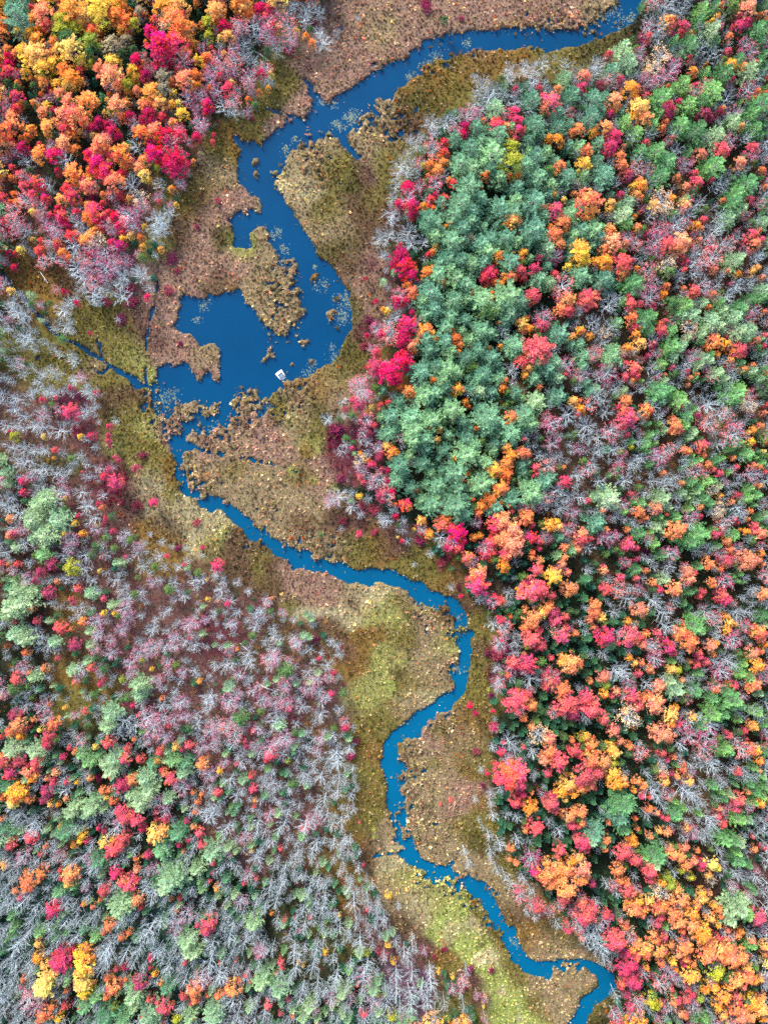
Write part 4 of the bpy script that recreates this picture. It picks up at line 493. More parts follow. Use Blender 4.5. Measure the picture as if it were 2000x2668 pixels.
0 1000|B 30 5 6;B 40 6 6;B 26 10 5;C 62 4 4;B 62 8 4;B 60 2 5;B 75 6 6;B 80 8 7;C 84 8 4;B 48 9 4;R 49 12 3;B 44 8 6;B 14 12 6;C 38 14 4;C 60 24 7;C 56 28 4;B 12 22 7;B 20 27 7;B 40 27 5;B 75 23 6;B 72 27 5;B 82 27 3;B 84 19 3;R 67 31 3;B 65 33 5;B 58 34 4;W 66 41 5;B 5 36 6;B 14 36 6;B 20 38 5;B 36 38 9;B 30 36 6;B 52 40 9;Y 38 46 4;C 95 37 4;B 100 32 4;B 85 33 3;Y 70 46 4;B 74 48 4;C 80 45 5;C 94 44 4;C 94 50 4;C 95 53 3;L 12 46 5;C 10 41 3;B 2 8 6;B 10 55 6;B 20 56 7;B 30 58 6;W 34 55 3;B 38 57 6;R 47 57 4;B 55 60 5;Y 47 64 2;B 64 67 5;G 62 64 4;B 86 73 5;B 96 72 5;C 103 66 3;C 94 74 5;C 100 63 3;B 100 63 2;C 118 74 5;W 123 62 4;C 99 84 7;C 90 80 5;C 98 92 4;B 14 64 7;B 24 66 7;B 18 70 6;B 30 74 6;B 38 74 7;B 48 77 6;B 35 80 5;B 60 74 5;B 56 78 5;B 75 80 5;p 5 76 6;P 6 86 5;C 19 84 5;b 26 80 5;B 34 88 6;C 20 94 5;B 42 92 6;B 30 94 6;b 54 94 6;B 71 94 7;B 89 96 5;B 10 98 6;p 40 98 8;B 46 100 8;p 34 104 8;Y 57 99 3;S 20 101 4;S 26 101 3;C 86 104 4;O 88 107 4;B 76 106 8;C 92 116 4;C 90 120 3;C 68 113 3;B 82 116 6;B 8 106 7;B 16 112 8;O 9 116 5;S 3 118 4;p 28 114 9;p 26 120 7;p 50 116 9;B 54 115 6;p 44 122 5;Y 65 120 4;L 85 122 2;C 98 127 4;B 12 124 7;K 8 131 5;R 13 130 5;b 20 127 5;p 38 130 9;B 44 131 7;p 30 134 6;p 42 136 5;Y 57 129 4;A 73 130 4;b 62 135 6;b 82 126 5;B 63 138 5;B 93 132 4;B 87 139 5;G 84 140 5;B 108 136 5;B 20 138 8;P 7 136 4;B 4 146 7;p 13 142 5;B 36 140 5;B 44 141 4;P 36 148 7;B 55 148 8;B 74 148 7;B 90 147 6;O 90 147 2;B 118 146 6;B 126 145 4;C 109 149 3;B 137 149 6;C 144 149 3;B 140 137 4;B 130 130 3;W 154 142 4;B 122 157 7;B 142 158 5;B 154 158 5;C 160 156 3;R 3 154 4;O 8 156 3;R 16 156 4;W 45 158 7;C 44 156 6;C 34 162 5;L 62 158 7;L 66 163 5;B 72 160 9;B 105 163 5;Y 86 161 3;B 130 163 4;G 80 148 4;G 134 158 4;R 88 150 2;b 60 142 5;W 105 102 3;W 118 105 5;C 132 103 5;R 98 127 3;G 30 148 4;G 115 133 3;G 92 133 4;G 100 142 4;B 98 145 3;R 72 76 2
500 1000|b 145 5 9;b 150 10 7;C 140 14 5;C 144 20 6;Y 155 20 4;Y 151 24 3;Y 155 26 3;C 132 22 4;B 130 15 5;B 117 31 6;b 150 31 7;B 138 30 2;R 163 18 4;O 162 22 3;P 165 42 5;W 126 38 7;R 158 36 4;b 148 42 5;C 154 42 4;B 146 49 4;B 152 50 5;b 160 54 5;B 133 52 5;B 129 58 6;C 137 56 4;B 152 60 5;A 145 60 3;Y 149 63 2;H 145 66 5;O 152 66 3;C 155 70 5;C 162 64 5;R 164 60 4;b 147 76 5;R 145 80 4;R 148 85 4;b 162 82 8;C 164 75 4;b 154 88 4;C 163 95 6;C 164 101 4;B 126 98 9;b 120 100 6;B 138 94 4;Y 144 96 4;B 152 99 5;B 138 106 6;W 146 106 5;b 118 104 4;W 157 110 6;B 166 118 6;B 129 125 3;C 144 129 4;W 130 118 4;W 158 128 4;P 163 28 5;P 165 5 5;C 22 157 6;B 21 162 5;B 8 148 3;C 9 142 3;W 4 120 4;G 111 131 3;W 128 82 4
1000 1000|O 14 3 4;O 22 6 6;O 26 10 4;P 13 14 7;R 4 16 4;P 5 26 8;P 4 42 8;P 10 38 5;P 34 8 9;P 44 6 8;P 42 14 7;P 56 4 7;A 62 6 6;Y 66 8 3;P 24 26 10;P 42 28 9;P 44 36 6;P 60 22 9;P 54 26 6;P 56 14 5;P 68 32 7;P 76 4 6;p 84 6 7;P 80 10 5;B 72 8 5;A 70 16 4;O 73 20 3;P 92 28 11;P 94 38 6;P 84 20 6;P 92 8 7;O 103 4 5;P 114 8 7;P 118 12 5;p 132 14 8;P 150 10 8;O 134 3 4;A 164 15 5;O 110 28 6;P 122 26 9;P 126 32 8;P 110 42 9;P 106 46 5;B 158 26 10;b 143 34 8;b 140 28 5;b 145 52 7;B 152 45 4;R 121 48 3;P 28 38 10;P 26 48 9;P 36 48 8;P 20 44 6;P 38 56 6;A 4 54 5;O 8 60 6;P 52 56 7;P 74 60 11;P 70 46 8;P 78 52 7;P 56 44 6;P 86 42 5;P 74 38 5;P 95 52 7;P 96 58 6;G 84 50 4;A 46 48 4;A 60 64 4;P 88 68 7;P 22 62 6;P 34 68 8;P 12 70 9;P 12 82 8;P 18 76 6;P 40 78 6;P 62 76 10;P 50 74 6;P 54 82 6;A 107 54 5;A 108 62 6;O 118 58 6;O 124 60 5;O 107 70 6;O 106 78 6;A 96 76 7;B 97 68 4;P 119 70 6;P 120 76 6;R 130 72 5;R 132 78 4;R 128 80 3;C 156 84 6;b 142 72 7;B 150 62 6;B 134 62 6;B 145 64 6;O 155 72 3;P 138 84 8;P 144 80 6;P 84 88 10;P 80 94 6;P 92 84 6;P 64 90 8;P 44 88 8;P 36 86 5;C 3 76 5;C 2 84 5;P 24 90 7;O 28 92 3;W 26 97 4;b 4 96 7;C 6 92 5;P 40 104 9;P 32 100 6;P 46 98 6;P 62 104 11;P 70 98 6;P 70 114 8;P 66 110 6;O 102 90 7;A 104 88 4;O 98 94 5;O 92 100 7;O 84 106 6;K 82 112 5;O 77 100 4;P 112 98 9;P 126 92 10;P 130 100 6;P 96 108 8;b 52 104 4;R 18 106 6;O 22 107 4;O 10 104 3;B 8 109 5;C 10 115 4;B 3 118 6;A 33 119 5;B 16 126 5;b 32 125 5;L 26 126 2;Y 26 125 2;Y 12 132 2;A 38 130 5;B 20 136 4;C 15 136 3;W 32 135 6;O 52 118 6;K 50 122 7;R 58 124 6;C 64 130 8;b 60 136 7;C 56 142 6;R 64 140 6;C 70 136 4;B 50 132 8;b 80 120 5;O 77 133 5;b 88 142 7;R 92 138 6;R 88 146 6;R 94 146 5;K 74 150 6;b 76 152 5;O 68 152 3;R 98 122 8;K 104 118 8;K 112 126 8;R 96 128 6;K 104 132 8;K 112 140 9;R 104 144 6;K 116 134 6;K 106 148 6;R 110 110 4;O 122 116 7;A 126 112 4;R 128 122 4;A 142 122 6;Y 148 120 5;A 150 124 5;B 140 126 4;P 152 132 6;C 128 132 6;R 134 134 5;O 136 137 3;C 134 142 4;b 142 134 5;O 156 141 5;A 103 158 6;A 100 152 3;B 114 154 5;O 128 146 4;O 134 152 5;O 128 150 4;R 131 160 6;S 73 141 4;S 86 156 5;S 126 140 4;S 98 146 4;S 122 155 4;G 96 152 5;K 80 163 7;K 86 161 4;O 92 152 4;P 150 148 5;O 156 150 5;K 154 154 5;b 153 158 4;A 148 162 6;K 158 163 5;B 110 36 4;B 124 40 5;b 120 108 5;B 140 96 8;B 150 92 7;B 152 108 8;B 138 106 6;B 160 96 7;b 142 98 5;b 162 112 5;b 160 126 6;P 162 144 6;K 164 137 3;O 141 102 2;B 40 147 4;B 26 156 3;W 55 150 4;W 50 155 5
1500 1000|P 12 6 6;B 20 10 8;B 34 4 6;B 24 14 6;p 16 4 6;p 40 6 5;B 56 4 5;O 42 14 6;A 46 15 3;C 35 19 4;K 41 22 5;R 38 27 4;R 44 30 8;R 40 34 6;R 50 30 4;R 44 44 4;O 60 22 6;K 64 24 4;K 60 28 4;O 2 15 4;A 3 21 5;b 12 18 6;B 26 26 7;B 10 36 9;B 20 46 8;B 8 46 8;b 30 40 8;R 1 27 3;b 3 56 5;P 72 6 9;P 80 6 7;P 90 13 8;P 70 12 6;K 96 1 3;S 50 20 5;O 83 30 5;O 84 37 7;R 90 41 4;P 96 30 7;P 94 36 6;p 100 42 6;p 96 46 5;P 102 22 5;R 89 20 4;C 105 26 5;C 108 22 3;p 75 40 5;b 77 23 3;B 68 20 6;B 112 18 10;B 124 26 8;b 132 26 6;b 116 34 8;P 138 10 9;P 134 16 6;P 142 4 7;B 130 12 6;H 146 16 7;H 150 20 5;b 150 10 5;R 164 18 4;K 162 26 4;O 158 36 5;A 152 40 4;A 148 43 3;S 148 45 5;Y 151 50 5;S 152 33 5;b 136 44 10;P 140 50 6;P 135 54 5;B 124 52 6;W 152 54 5;C 150 56 3;O 164 50 4;Y 162 58 3;P 148 60 7;P 156 58 4;R 108 54 6;R 112 52 4;K 92 56 5;O 96 58 5;b 80 58 6;P 60 52 6;B 54 50 6;P 48 50 5;P 64 44 5;B 20 58 7;B 32 58 7;P 26 56 5;L 38 58 3;L 48 54 3;b 66 62 5;P 64 69 5;B 56 64 6;B 72 72 5;b 74 64 7;B 50 70 8;b 36 73 6;G 36 75 4;B 14 70 7;b 10 74 6;B 2 78 7;B 42 84 8;B 20 84 6;O 110 62 4;O 113 70 5;P 100 68 6;P 106 66 5;P 120 66 6;P 126 64 4;O 135 64 4;R 138 72 4;B 126 70 5;R 123 77 5;R 118 74 4;b 104 76 7;P 132 76 4;K 152 72 5;b 150 78 6;O 158 72 4;R 162 76 4;S 162 76 3;P 160 68 5;p 164 72 3;O 75 77 4;B 66 84 6;B 78 82 6;O 91 86 4;P 100 84 6;P 113 84 6;P 118 84 5;p 122 88 5;P 106 90 6;O 158 88 4;K 154 88 3;P 150 90 5;B 76 88 7;B 60 94 6;R 47 95 3;b 50 97 4;p 92 94 5;p 104 93 5;p 96 98 4;H 118 92 5;A 123 97 3;C 139 97 5;P 156 96 6;P 148 98 6;p 27 98 9;B 28 102 8;p 18 96 6;p 34 106 5;B 4 98 6;R 10 101 4;K 23 109 4;b 40 104 5;p 74 100 8;p 78 106 5;P 56 103 6;B 78 104 4;O 54 112 6;O 60 116 4;O 55 119 3;K 68 108 6;b 69 108 5;R 78 113 3;P 72 115 5;P 86 115 6;p 76 120 5;p 70 123 6;p 74 128 4;O 86 126 8;O 80 130 5;K 92 124 5;P 108 98 7;P 115 103 6;P 98 108 5;O 107 107 5;C 107 115 4;b 98 114 6;O 134 102 4;H 124 106 6;H 122 112 5;B 140 108 8;B 138 112 5;R 136 117 4;C 139 120 3;b 126 122 6;B 132 118 6;P 158 116 5;p 164 113 5;O 150 110 4;O 148 117 3;R 155 121 5;P 158 123 4;R 154 126 5;K 158 130 6;A 145 127 4;A 148 128 3;R 120 131 5;R 125 130 3;P 136 131 6;A 141 126 2;P 106 130 9;P 98 136 8;P 92 136 5;P 112 128 4;B 98 121 6;P 18 120 8;P 16 126 5;K 3 130 6;R 4 136 6;R 12 134 4;K 2 142 5;B 10 142 6;O 26 126 4;b 30 132 7;b 22 134 5;O 44 126 4;P 54 130 7;P 68 138 6;B 62 136 5;R 46 140 6;R 42 142 5;R 52 142 4;R 46 134 4;C 52 152 4;W 60 144 5;b 82 146 7;P 74 148 6;B 64 152 5;B 58 150 4;b 42 154 5;B 10 161 5;K 23 161 5;R 24 158 3;P 52 160 6;O 60 161 4;B 68 158 5;B 80 158 6;P 86 150 4;O 112 150 4;O 114 156 6;P 106 158 5;K 96 163 6;R 102 163 4;b 94 158 4;O 130 136 5;O 133 142 5;P 122 140 5;R 127 152 6;R 133 150 4;K 130 158 4;O 124 160 4;O 146 148 6;K 146 152 8;K 156 152 5;K 150 158 5;b 138 142 5;b 124 146 5;B 116 142 5;B 104 144 6;A 160 148 4;b 160 140 5;K 163 130 3;O 161 156 3
0 1500|C 32 4 5;C 43 14 6;O 50 5 4;R 68 10 5;p 14 12 8;p 22 20 9;p 10 26 9;p 4 34 6;p 28 12 6;p 16 32 6;P 8 10 6;O 28 28 5;R 32 38 5;R 13 40 3;p 42 39 4;R 51 45 6;C 55 48 3;p 12 50 8;p 22 54 8;B 30 46 7;B 34 54 7;p 46 58 6;B 42 60 8;B 50 64 5;O 22 66 5;O 6 61 3;R 50 71 3;B 58 3 6;B 66 3 5;B 80 4 5;B 100 4 7;p 78 16 6;B 84 12 5;B 106 12 6;B 110 20 7;b 108 28 7;B 122 14 5;B 52 26 5;R 62 20 4;C 64 23 4;R 90 20 4;p 96 26 5;Y 89 32 4;Y 99 32 4;B 70 28 6;B 68 34 4;P 78 32 4;O 71 40 5;O 62 46 3;b 82 40 7;b 84 50 6;p 77 48 5;b 105 48 6;B 130 47 7;B 132 46 6;B 120 56 5;B 158 18 6;b 162 42 6;C 164 54 3;B 160 58 7;B 142 32 6;B 138 4 5;B 150 6 6;b 110 36 6;C 64 60 6;p 78 60 5;b 95 56 5;b 96 66 6;b 82 64 5;b 132 62 7;B 142 62 6;B 68 80 7;p 62 82 6;p 74 74 5;B 80 71 3;R 80 80 5;G 90 80 5;O 38 80 5;b 20 80 6;R 14 89 6;O 26 84 4;p 30 87 6;G 12 98 6;B 30 98 5;P 34 98 4;O 65 92 4;R 90 90 3;C 86 94 4;p 88 97 3;L 106 89 4;B 98 88 4;p 120 95 8;p 120 104 7;O 2 104 4;B 22 112 8;B 14 116 5;C 12 121 6;R 20 117 4;b 36 114 6;O 43 111 3;Y 57 113 3;R 74 117 4;S 80 116 5;S 76 122 4;B 84 120 4;C 114 112 4;R 108 110 3;p 96 120 8;B 108 126 9;p 92 130 7;B 102 136 7;B 116 130 7;R 120 120 3;b 40 122 6;O 30 124 4;O 46 128 6;O 16 128 7;O 10 134 6;R 22 133 4;A 18 138 5;Y 36 132 4;R 27 130 2;R 42 138 6;C 42 144 6;C 32 138 2;S 24 124 5;S 30 134 5;P 24 142 5;S 6 142 4;R 2 139 4;b 70 142 5;C 61 149 4;O 65 152 4;p 30 152 8;p 10 150 8;p 38 160 5;C 55 156 4;P 70 154 6;P 76 160 7;Y 82 148 4;R 94 144 6;p 100 158 8;B 100 155 5;p 90 162 6;R 110 148 5;R 108 158 6;R 122 158 5;R 138 152 5;O 141 148 3;Y 152 147 5;R 162 146 5;C 157 149 3;P 132 162 6;P 150 160 7;P 160 162 6;A 136 161 4;R 5 160 6;O 4 156 5;R 16 160 6;R 32 162 6;R 25 164 4;G 48 142 4;B 122 110 6;b 128 124 8;B 140 112 7;B 150 112 6;b 156 110 6;b 132 130 8;b 142 140 7;R 146 130 3;O 116 141 3;O 140 106 3;b 136 90 5;B 124 70 6;b 112 76 5;b 120 66 6;b 144 74 5;Y 131 81 3;L 124 72 3;b 140 122 6;b 150 124 5;b 160 122 5;b 128 142 5;W 145 52 3;b 145 82 4;b 158 84 5;G 152 78 4;G 4 134 3;p 5 4 4;b 24 3 6;G 116 16 4;G 146 12 5;b 150 62 5
500 1500|B 9 3 5;B 20 1 5;B 4 10 5;Y 13 3 2;B 24 12 5;B 24 18 6;Y 14 21 3;O 23 22 2;p 9 27 3;B 33 22 6;C 31 24 4;B 29 31 4;W 11 38 5;b 11 38 4;B 39 32 5;B 32 41 6;b 36 42 4;B 48 39 4;B 55 33 6;B 60 30 5;B 58 35 5;C 58 35 2;B 54 45 6;B 56 42 4;B 62 38 4;B 64 20 5;b 65 23 4;O 69 19 2;Y 77 16 2;W 55 28 3;B 70 46 5;B 71 52 6;B 76 55 5;p 75 59 3;B 79 38 3;B 88 38 4;B 88 54 6;B 92 58 5;B 99 55 3;b 90 60 5;B 102 64 5;B 96 66 4;B 62 59 3;B 72 64 7;b 66 72 7;b 74 72 6;B 48 68 9;B 50 74 7;B 3 60 7;B 30 78 8;B 35 76 6;G 38 73 3;A 39 63 2;b 2 42 5;B 24 52 4;W 106 54 4;C 110 72 3;B 117 78 7;C 122 84 4;B 125 60 5;B 127 68 5;B 89 78 4;b 84 74 4;B 101 84 7;p 101 93 4;p 90 94 4;B 88 88 5;b 82 88 5;b 108 90 5;b 118 88 5;G 80 82 7;G 76 79 4;b 80 96 6;B 80 100 6;B 48 92 5;b 40 86 5;p 32 96 6;B 34 94 5;A 6 91 3;S 25 101 3;G 19 95 2;B 15 104 8;B 16 110 7;B 12 116 5;b 32 110 8;B 42 112 7;b 38 102 5;B 43 103 4;b 52 100 5;b 60 106 6;S 72 104 3;b 72 110 6;B 72 118 8;B 72 126 9;p 75 130 6;b 82 112 6;C 84 116 4;B 95 114 7;B 92 106 5;b 100 100 7;B 110 100 6;B 112 108 6;C 121 102 4;b 116 105 5;B 111 120 7;B 106 126 4;B 127 116 5;R 131 123 2;W 130 130 3;C 133 131 5;B 122 138 6;B 139 131 4;B 90 128 5;B 99 136 5;G 88 136 4;b 80 140 7;b 74 144 6;B 79 154 7;b 68 150 7;R 68 154 6;C 65 159 4;B 58 154 6;B 92 152 5;B 91 158 4;B 99 147 4;B 98 160 4;B 125 154 8;B 126 162 8;B 117 160 6;W 138 156 5;B 136 150 6;W 141 143 4;B 36 146 6;b 36 136 7;b 30 132 6;R 53 134 4;C 50 132 3;b 57 132 5;C 47 146 4;R 46 143 3;b 56 146 5;p 51 154 4;G 43 122 7;B 36 122 4;B 50 116 5;b 22 128 6;b 16 136 6;B 5 128 7;B 4 136 5;b 8 150 6;b 20 144 5;R 1 146 3;p 29 154 4;O 9 162 6;p 12 160 3;B 42 162 6;C 39 162 3;b 28 162 5;S 72 162 4;L 83 160 3;B 22 140 5;O 27 132 3;G 60 118 4;B 4 120 5;B 2 4 5;b 112 140 4;b 108 152 4
1000 1500|R 80 6 9;b 81 8 6;W 64 10 3;B 58 10 4;C 66 18 3;B 82 20 5;B 88 20 5;b 94 24 6;R 95 18 4;R 101 21 5;O 99 24 3;B 108 15 6;B 107 23 5;R 126 12 9;R 136 14 8;R 132 8 7;C 122 6 5;A 118 13 5;G 122 17 4;Y 128 22 4;R 146 18 5;Y 146 2 7;O 160 12 7;B 162 9 4;B 129 26 3;A 136 32 6;O 140 28 6;O 144 24 5;O 122 28 4;C 146 32 6;R 148 38 6;R 156 36 5;B 146 38 4;O 126 38 8;O 124 44 6;R 128 52 8;R 134 60 6;C 126 54 6;b 132 60 5;L 124 61 4;O 121 68 3;R 135 47 4;H 150 48 6;R 154 54 7;R 158 46 5;b 160 46 4;B 94 42 7;b 104 44 7;R 100 38 5;B 104 50 5;O 109 35 3;G 107 31 3;b 100 58 7;R 101 56 3;B 114 58 7;B 113 67 6;B 113 50 4;W 98 70 7;W 90 66 4;R 111 76 6;C 113 80 4;b 110 80 5;R 107 86 4;C 124 78 8;C 122 73 5;B 125 90 10;B 98 80 5;B 98 96 7;b 100 90 6;B 110 88 5;G 136 74 5;R 144 71 4;b 144 88 8;R 144 92 7;C 140 84 4;R 139 96 5;b 146 98 4;O 160 76 8;A 156 72 6;K 162 82 5;O 154 98 7;O 152 106 5;R 123 102 6;b 126 100 4;O 116 98 4;O 120 106 6;O 128 112 6;R 114 110 9;b 116 116 6;R 108 108 5;O 120 122 5;K 114 104 5;R 158 112 9;C 162 118 7;b 146 118 5;C 74 112 4;C 79 119 4;B 96 124 3;C 94 130 5;b 95 132 4;H 134 136 8;O 128 130 5;K 142 140 6;B 144 146 5;O 144 152 7;R 150 160 8;K 140 158 6;O 162 142 4;R 163 152 6;B 108 144 9;B 112 150 7;R 103 144 3;B 94 148 5;R 102 152 5;b 106 158 5;R 120 148 3;B 128 152 6;O 108 164 6;K 114 160 4;R 102 164 4;C 94 118 3;W 80 152 4;S 122 134 4;S 150 124 6;S 140 126 6;S 156 130 6;S 148 136 6;S 138 104 6;S 134 112 5;S 140 66 5;S 150 66 5;S 156 64 4;S 158 60 4;S 142 50 4;S 112 40 4;S 134 94 4;S 92 4 3;S 100 33 3;G 160 30 4;S 104 74 3;S 150 6 4;S 152 26 4;S 107 3 3;W 92 104 4;L 90 98 2;O 164 50 4;B 164 40 3
1500 1500|O 1 78 6;O 0 50 4;S 10 4 8;S 14 10 5;B 28 3 5;R 38 3 5;R 52 2 4;R 26 11 6;b 36 12 7;K 38 14 4;B 44 20 8;b 54 12 5;O 66 5 5;p 76 3 6;O 83 11 7;O 88 14 5;C 72 12 5;K 98 3 6;R 97 6 4;O 116 5 5;A 118 8 4;b 128 6 7;R 108 14 5;R 106 18 4;P 98 14 5;R 126 18 6;C 128 22 6;C 122 16 4;O 162 17 6;B 4 40 4;O 18 26 6;O 16 32 6;A 23 35 5;K 12 38 5;O 14 44 4;C 18 46 5;C 25 54 8;R 36 58 4;K 55 28 7;B 68 22 8;B 76 32 8;P 92 24 5;B 86 22 5;P 104 42 9;P 100 36 5;p 108 48 5;B 113 32 8;b 118 36 6;B 140 32 8;B 150 32 6;A 128 34 4;A 131 40 5;A 136 42 4;A 130 48 5;P 162 34 6;p 162 42 5;b 148 44 6;B 33 32 6;A 45 39 4;H 50 42 4;B 38 50 6;R 47 52 8;R 54 54 5;O 60 50 5;K 58 60 5;R 69 48 5;b 66 60 7;B 80 44 8;R 92 41 4;O 90 50 7;O 96 56 8;O 102 54 5;O 98 62 5;C 78 57 5;C 80 62 6;R 84 67 4;K 116 60 6;A 120 58 4;O 118 68 4;R 106 70 5;R 112 76 5;R 102 78 5;R 104 66 5;O 98 74 3;O 158 50 7;K 160 54 5;A 162 60 4;b 136 56 8;B 132 60 5;K 152 66 6;O 158 66 5;A 158 77 7;B 24 68 6;S 32 72 5;S 16 74 5;S 12 84 4;A 46 71 4;A 50 76 4;O 56 74 5;b 68 72 7;O 64 80 5;R 54 84 5;K 66 82 4;B 36 82 8;B 42 82 8;K 24 86 6;b 26 86 4;O 12 91 4;L 25 94 5;A 24 101 5;K 34 100 5;R 30 104 4;R 36 102 4;K 42 100 4;R 48 104 7;b 46 94 6;R 52 112 6;B 62 94 7;K 72 96 6;R 72 92 4;A 82 82 5;L 88 82 5;O 91 90 4;p 80 92 6;p 86 98 8;P 106 84 5;O 62 102 5;O 58 106 5;K 68 112 8;K 70 108 6;R 66 116 4;H 45 122 9;A 42 116 4;H 52 126 5;A 81 120 7;A 86 114 4;A 80 126 5;R 10 106 7;R 14 112 8;C 8 112 6;R 20 118 4;R 24 123 6;R 4 108 5;B 8 122 6;O 1 120 3;K 32 134 6;R 30 130 4;b 34 132 4;A 7 138 5;O 14 144 6;L 4 140 5;O 10 150 5;O 12 158 8;O 22 160 7;R 2 154 5;A 30 150 6;Y 34 152 6;K 38 144 5;O 46 146 5;L 32 162 5;b 56 154 7;O 58 154 4;K 74 134 8;K 66 132 5;O 80 142 5;K 84 138 4;R 74 154 5;C 78 158 4;O 84 156 4;B 64 60 5;b 114 140 9;B 116 132 7;b 96 106 5;P 104 100 7;B 100 98 6;P 118 106 6;P 134 106 9;P 130 100 6;P 118 118 8;P 128 120 6;P 140 124 5;P 122 124 5;b 122 96 6;O 120 98 5;R 137 94 5;O 132 94 4;O 154 94 7;b 158 90 6;P 142 84 6;P 150 88 6;b 126 82 8;B 130 74 8;P 144 76 5;p 158 102 5;A 154 130 5;O 150 128 5;R 146 134 5;R 146 140 3;R 132 138 5;R 128 134 3;B 138 142 5;P 128 150 7;P 132 152 6;O 150 148 6;b 142 150 8;A 156 152 5;A 158 160 5;P 164 152 6;b 90 128 6;C 88 128 5;B 98 126 6;P 108 130 6;A 100 122 5;P 156 128 4;b 98 140 7;B 90 146 6;b 110 150 7;B 118 162 6;O 92 162 4;B 76 164 5;S 66 160 5;P 142 112 6;B 106 122 5;B 154 116 6;P 156 118 6;P 162 128 5;S 40 34 5;S 34 40 6;S 54 66 5;S 40 66 5;S 30 62 7;S 10 54 7;S 8 64 6;S 8 20 6;S 14 28 4;S 64 126 5;S 28 126 5;S 22 130 5;S 42 134 5;S 38 110 5;S 50 90 4;S 50 140 5;S 22 4 4;B 8 48 4;B 12 68 4
0 2000|C 10 5 6;R 5 8 4;A 14 22 8;A 20 18 6;Y 12 30 6;A 18 26 6;O 25 28 5;O 16 13 4;O 2 26 5;A 30 8 5;p 22 10 5;A 33 6 4;K 24 3 6;R 32 1 5;K 48 4 5;R 47 12 5;K 42 9 4;R 58 12 4;Y 67 13 3;C 41 22 6;C 38 28 5;A 44 31 4;A 51 32 3;p 60 38 7;p 64 32 6;P 56 54 8;p 78 34 8;p 74 40 6;p 82 26 5;K 58 26 4;W 86 9 5;O 78 9 4;O 96 7 4;C 106 16 7;C 110 18 5;O 114 10 6;O 90 20 5;O 95 19 4;Y 93 27 4;O 99 28 5;p 94 3 8;p 126 10 8;p 128 18 8;p 120 26 9;p 114 22 7;p 122 34 8;R 105 36 6;R 108 43 7;R 117 44 7;C 124 52 5;R 123 51 4;O 142 4 5;R 148 10 6;O 144 13 3;p 158 4 7;R 140 2 4;p 145 26 6;b 158 18 7;b 136 30 6;R 135 38 4;R 142 44 5;R 136 44 4;b 142 36 6;A 136 58 8;A 142 52 6;A 132 62 5;P 152 58 8;P 158 52 6;C 162 46 4;R 163 62 4;C 155 67 4;O 159 72 3;P 140 74 8;O 2 44 4;B 28 48 8;B 32 54 7;b 26 58 5;R 28 62 6;R 9 66 6;K 12 64 5;p 40 54 4;K 40 68 4;R 36 74 4;A 52 50 3;Y 72 57 5;Y 70 62 5;A 66 65 4;C 76 62 4;C 86 52 4;C 90 55 4;Y 90 65 6;A 98 62 4;R 108 60 6;R 98 70 7;R 104 66 6;R 94 76 5;B 100 52 7;B 80 46 6;b 104 46 6;P 86 80 7;P 82 74 5;b 78 78 5;B 70 80 7;B 78 86 6;B 100 82 5;C 100 90 6;C 99 94 4;O 118 78 4;K 118 86 5;C 129 76 5;b 132 88 5;K 124 76 3;B 116 72 5;R 106 98 6;R 112 100 7;R 118 96 5;R 90 106 6;R 92 102 4;p 104 120 10;p 106 112 6;O 119 113 6;A 116 118 4;B 132 108 8;B 126 104 6;p 146 98 11;p 150 94 9;p 142 106 7;C 156 112 4;O 148 113 3;O 153 123 3;b 160 126 7;R 122 120 4;O 60 92 7;A 60 98 6;O 62 90 6;C 54 95 4;R 53 88 4;O 36 90 6;O 26 98 8;O 24 102 6;K 14 106 5;R 18 112 5;P 50 108 6;C 46 122 7;C 50 117 5;C 43 128 4;A 74 117 3;R 71 118 2;K 82 120 4;O 87 114 3;b 74 104 4;B 24 112 6;B 8 90 6;B 14 94 6;A 4 86 4;A 2 82 3;B 2 74 6;B 6 80 6;B 56 118 7;O 94 136 6;K 90 142 4;K 98 134 3;O 106 146 5;O 112 142 4;P 82 146 6;O 76 154 5;B 130 140 9;B 136 134 7;B 108 132 7;B 122 146 7;B 8 120 7;B 18 118 6;B 30 122 6;P 34 142 6;P 10 128 5;P 2 158 6;A 34 151 5;B 14 156 9;B 18 150 7;A 33 162 5;C 56 160 7;C 50 162 6;C 62 156 4;Y 68 162 6;A 72 160 5;B 92 158 8;B 66 146 7;B 50 150 6;B 40 160 4;B 108 160 7;B 120 158 7;p 160 150 8;p 162 158 7;B 150 146 6;B 148 132 6;C 130 164 4;P 126 124 4;B 140 160 6;b 152 138 6;B 28 132 7;B 42 136 6;B 56 134 6;B 66 124 6;B 80 130 6;P 58 142 4;P 48 146 5;P 118 148 4;P 72 140 5;B 14 42 6;B 8 34 5;B 18 38 5;P 14 54 5;P 4 52 6;P 6 16 6;B 56 20 6;P 68 22 4;B 92 46 5;b 20 76 7;G 20 70 3;P 64 102 5;B 2 106 6;B 6 112 6;P 12 138 5;B 4 142 6;B 100 146 5;b 52 76 5
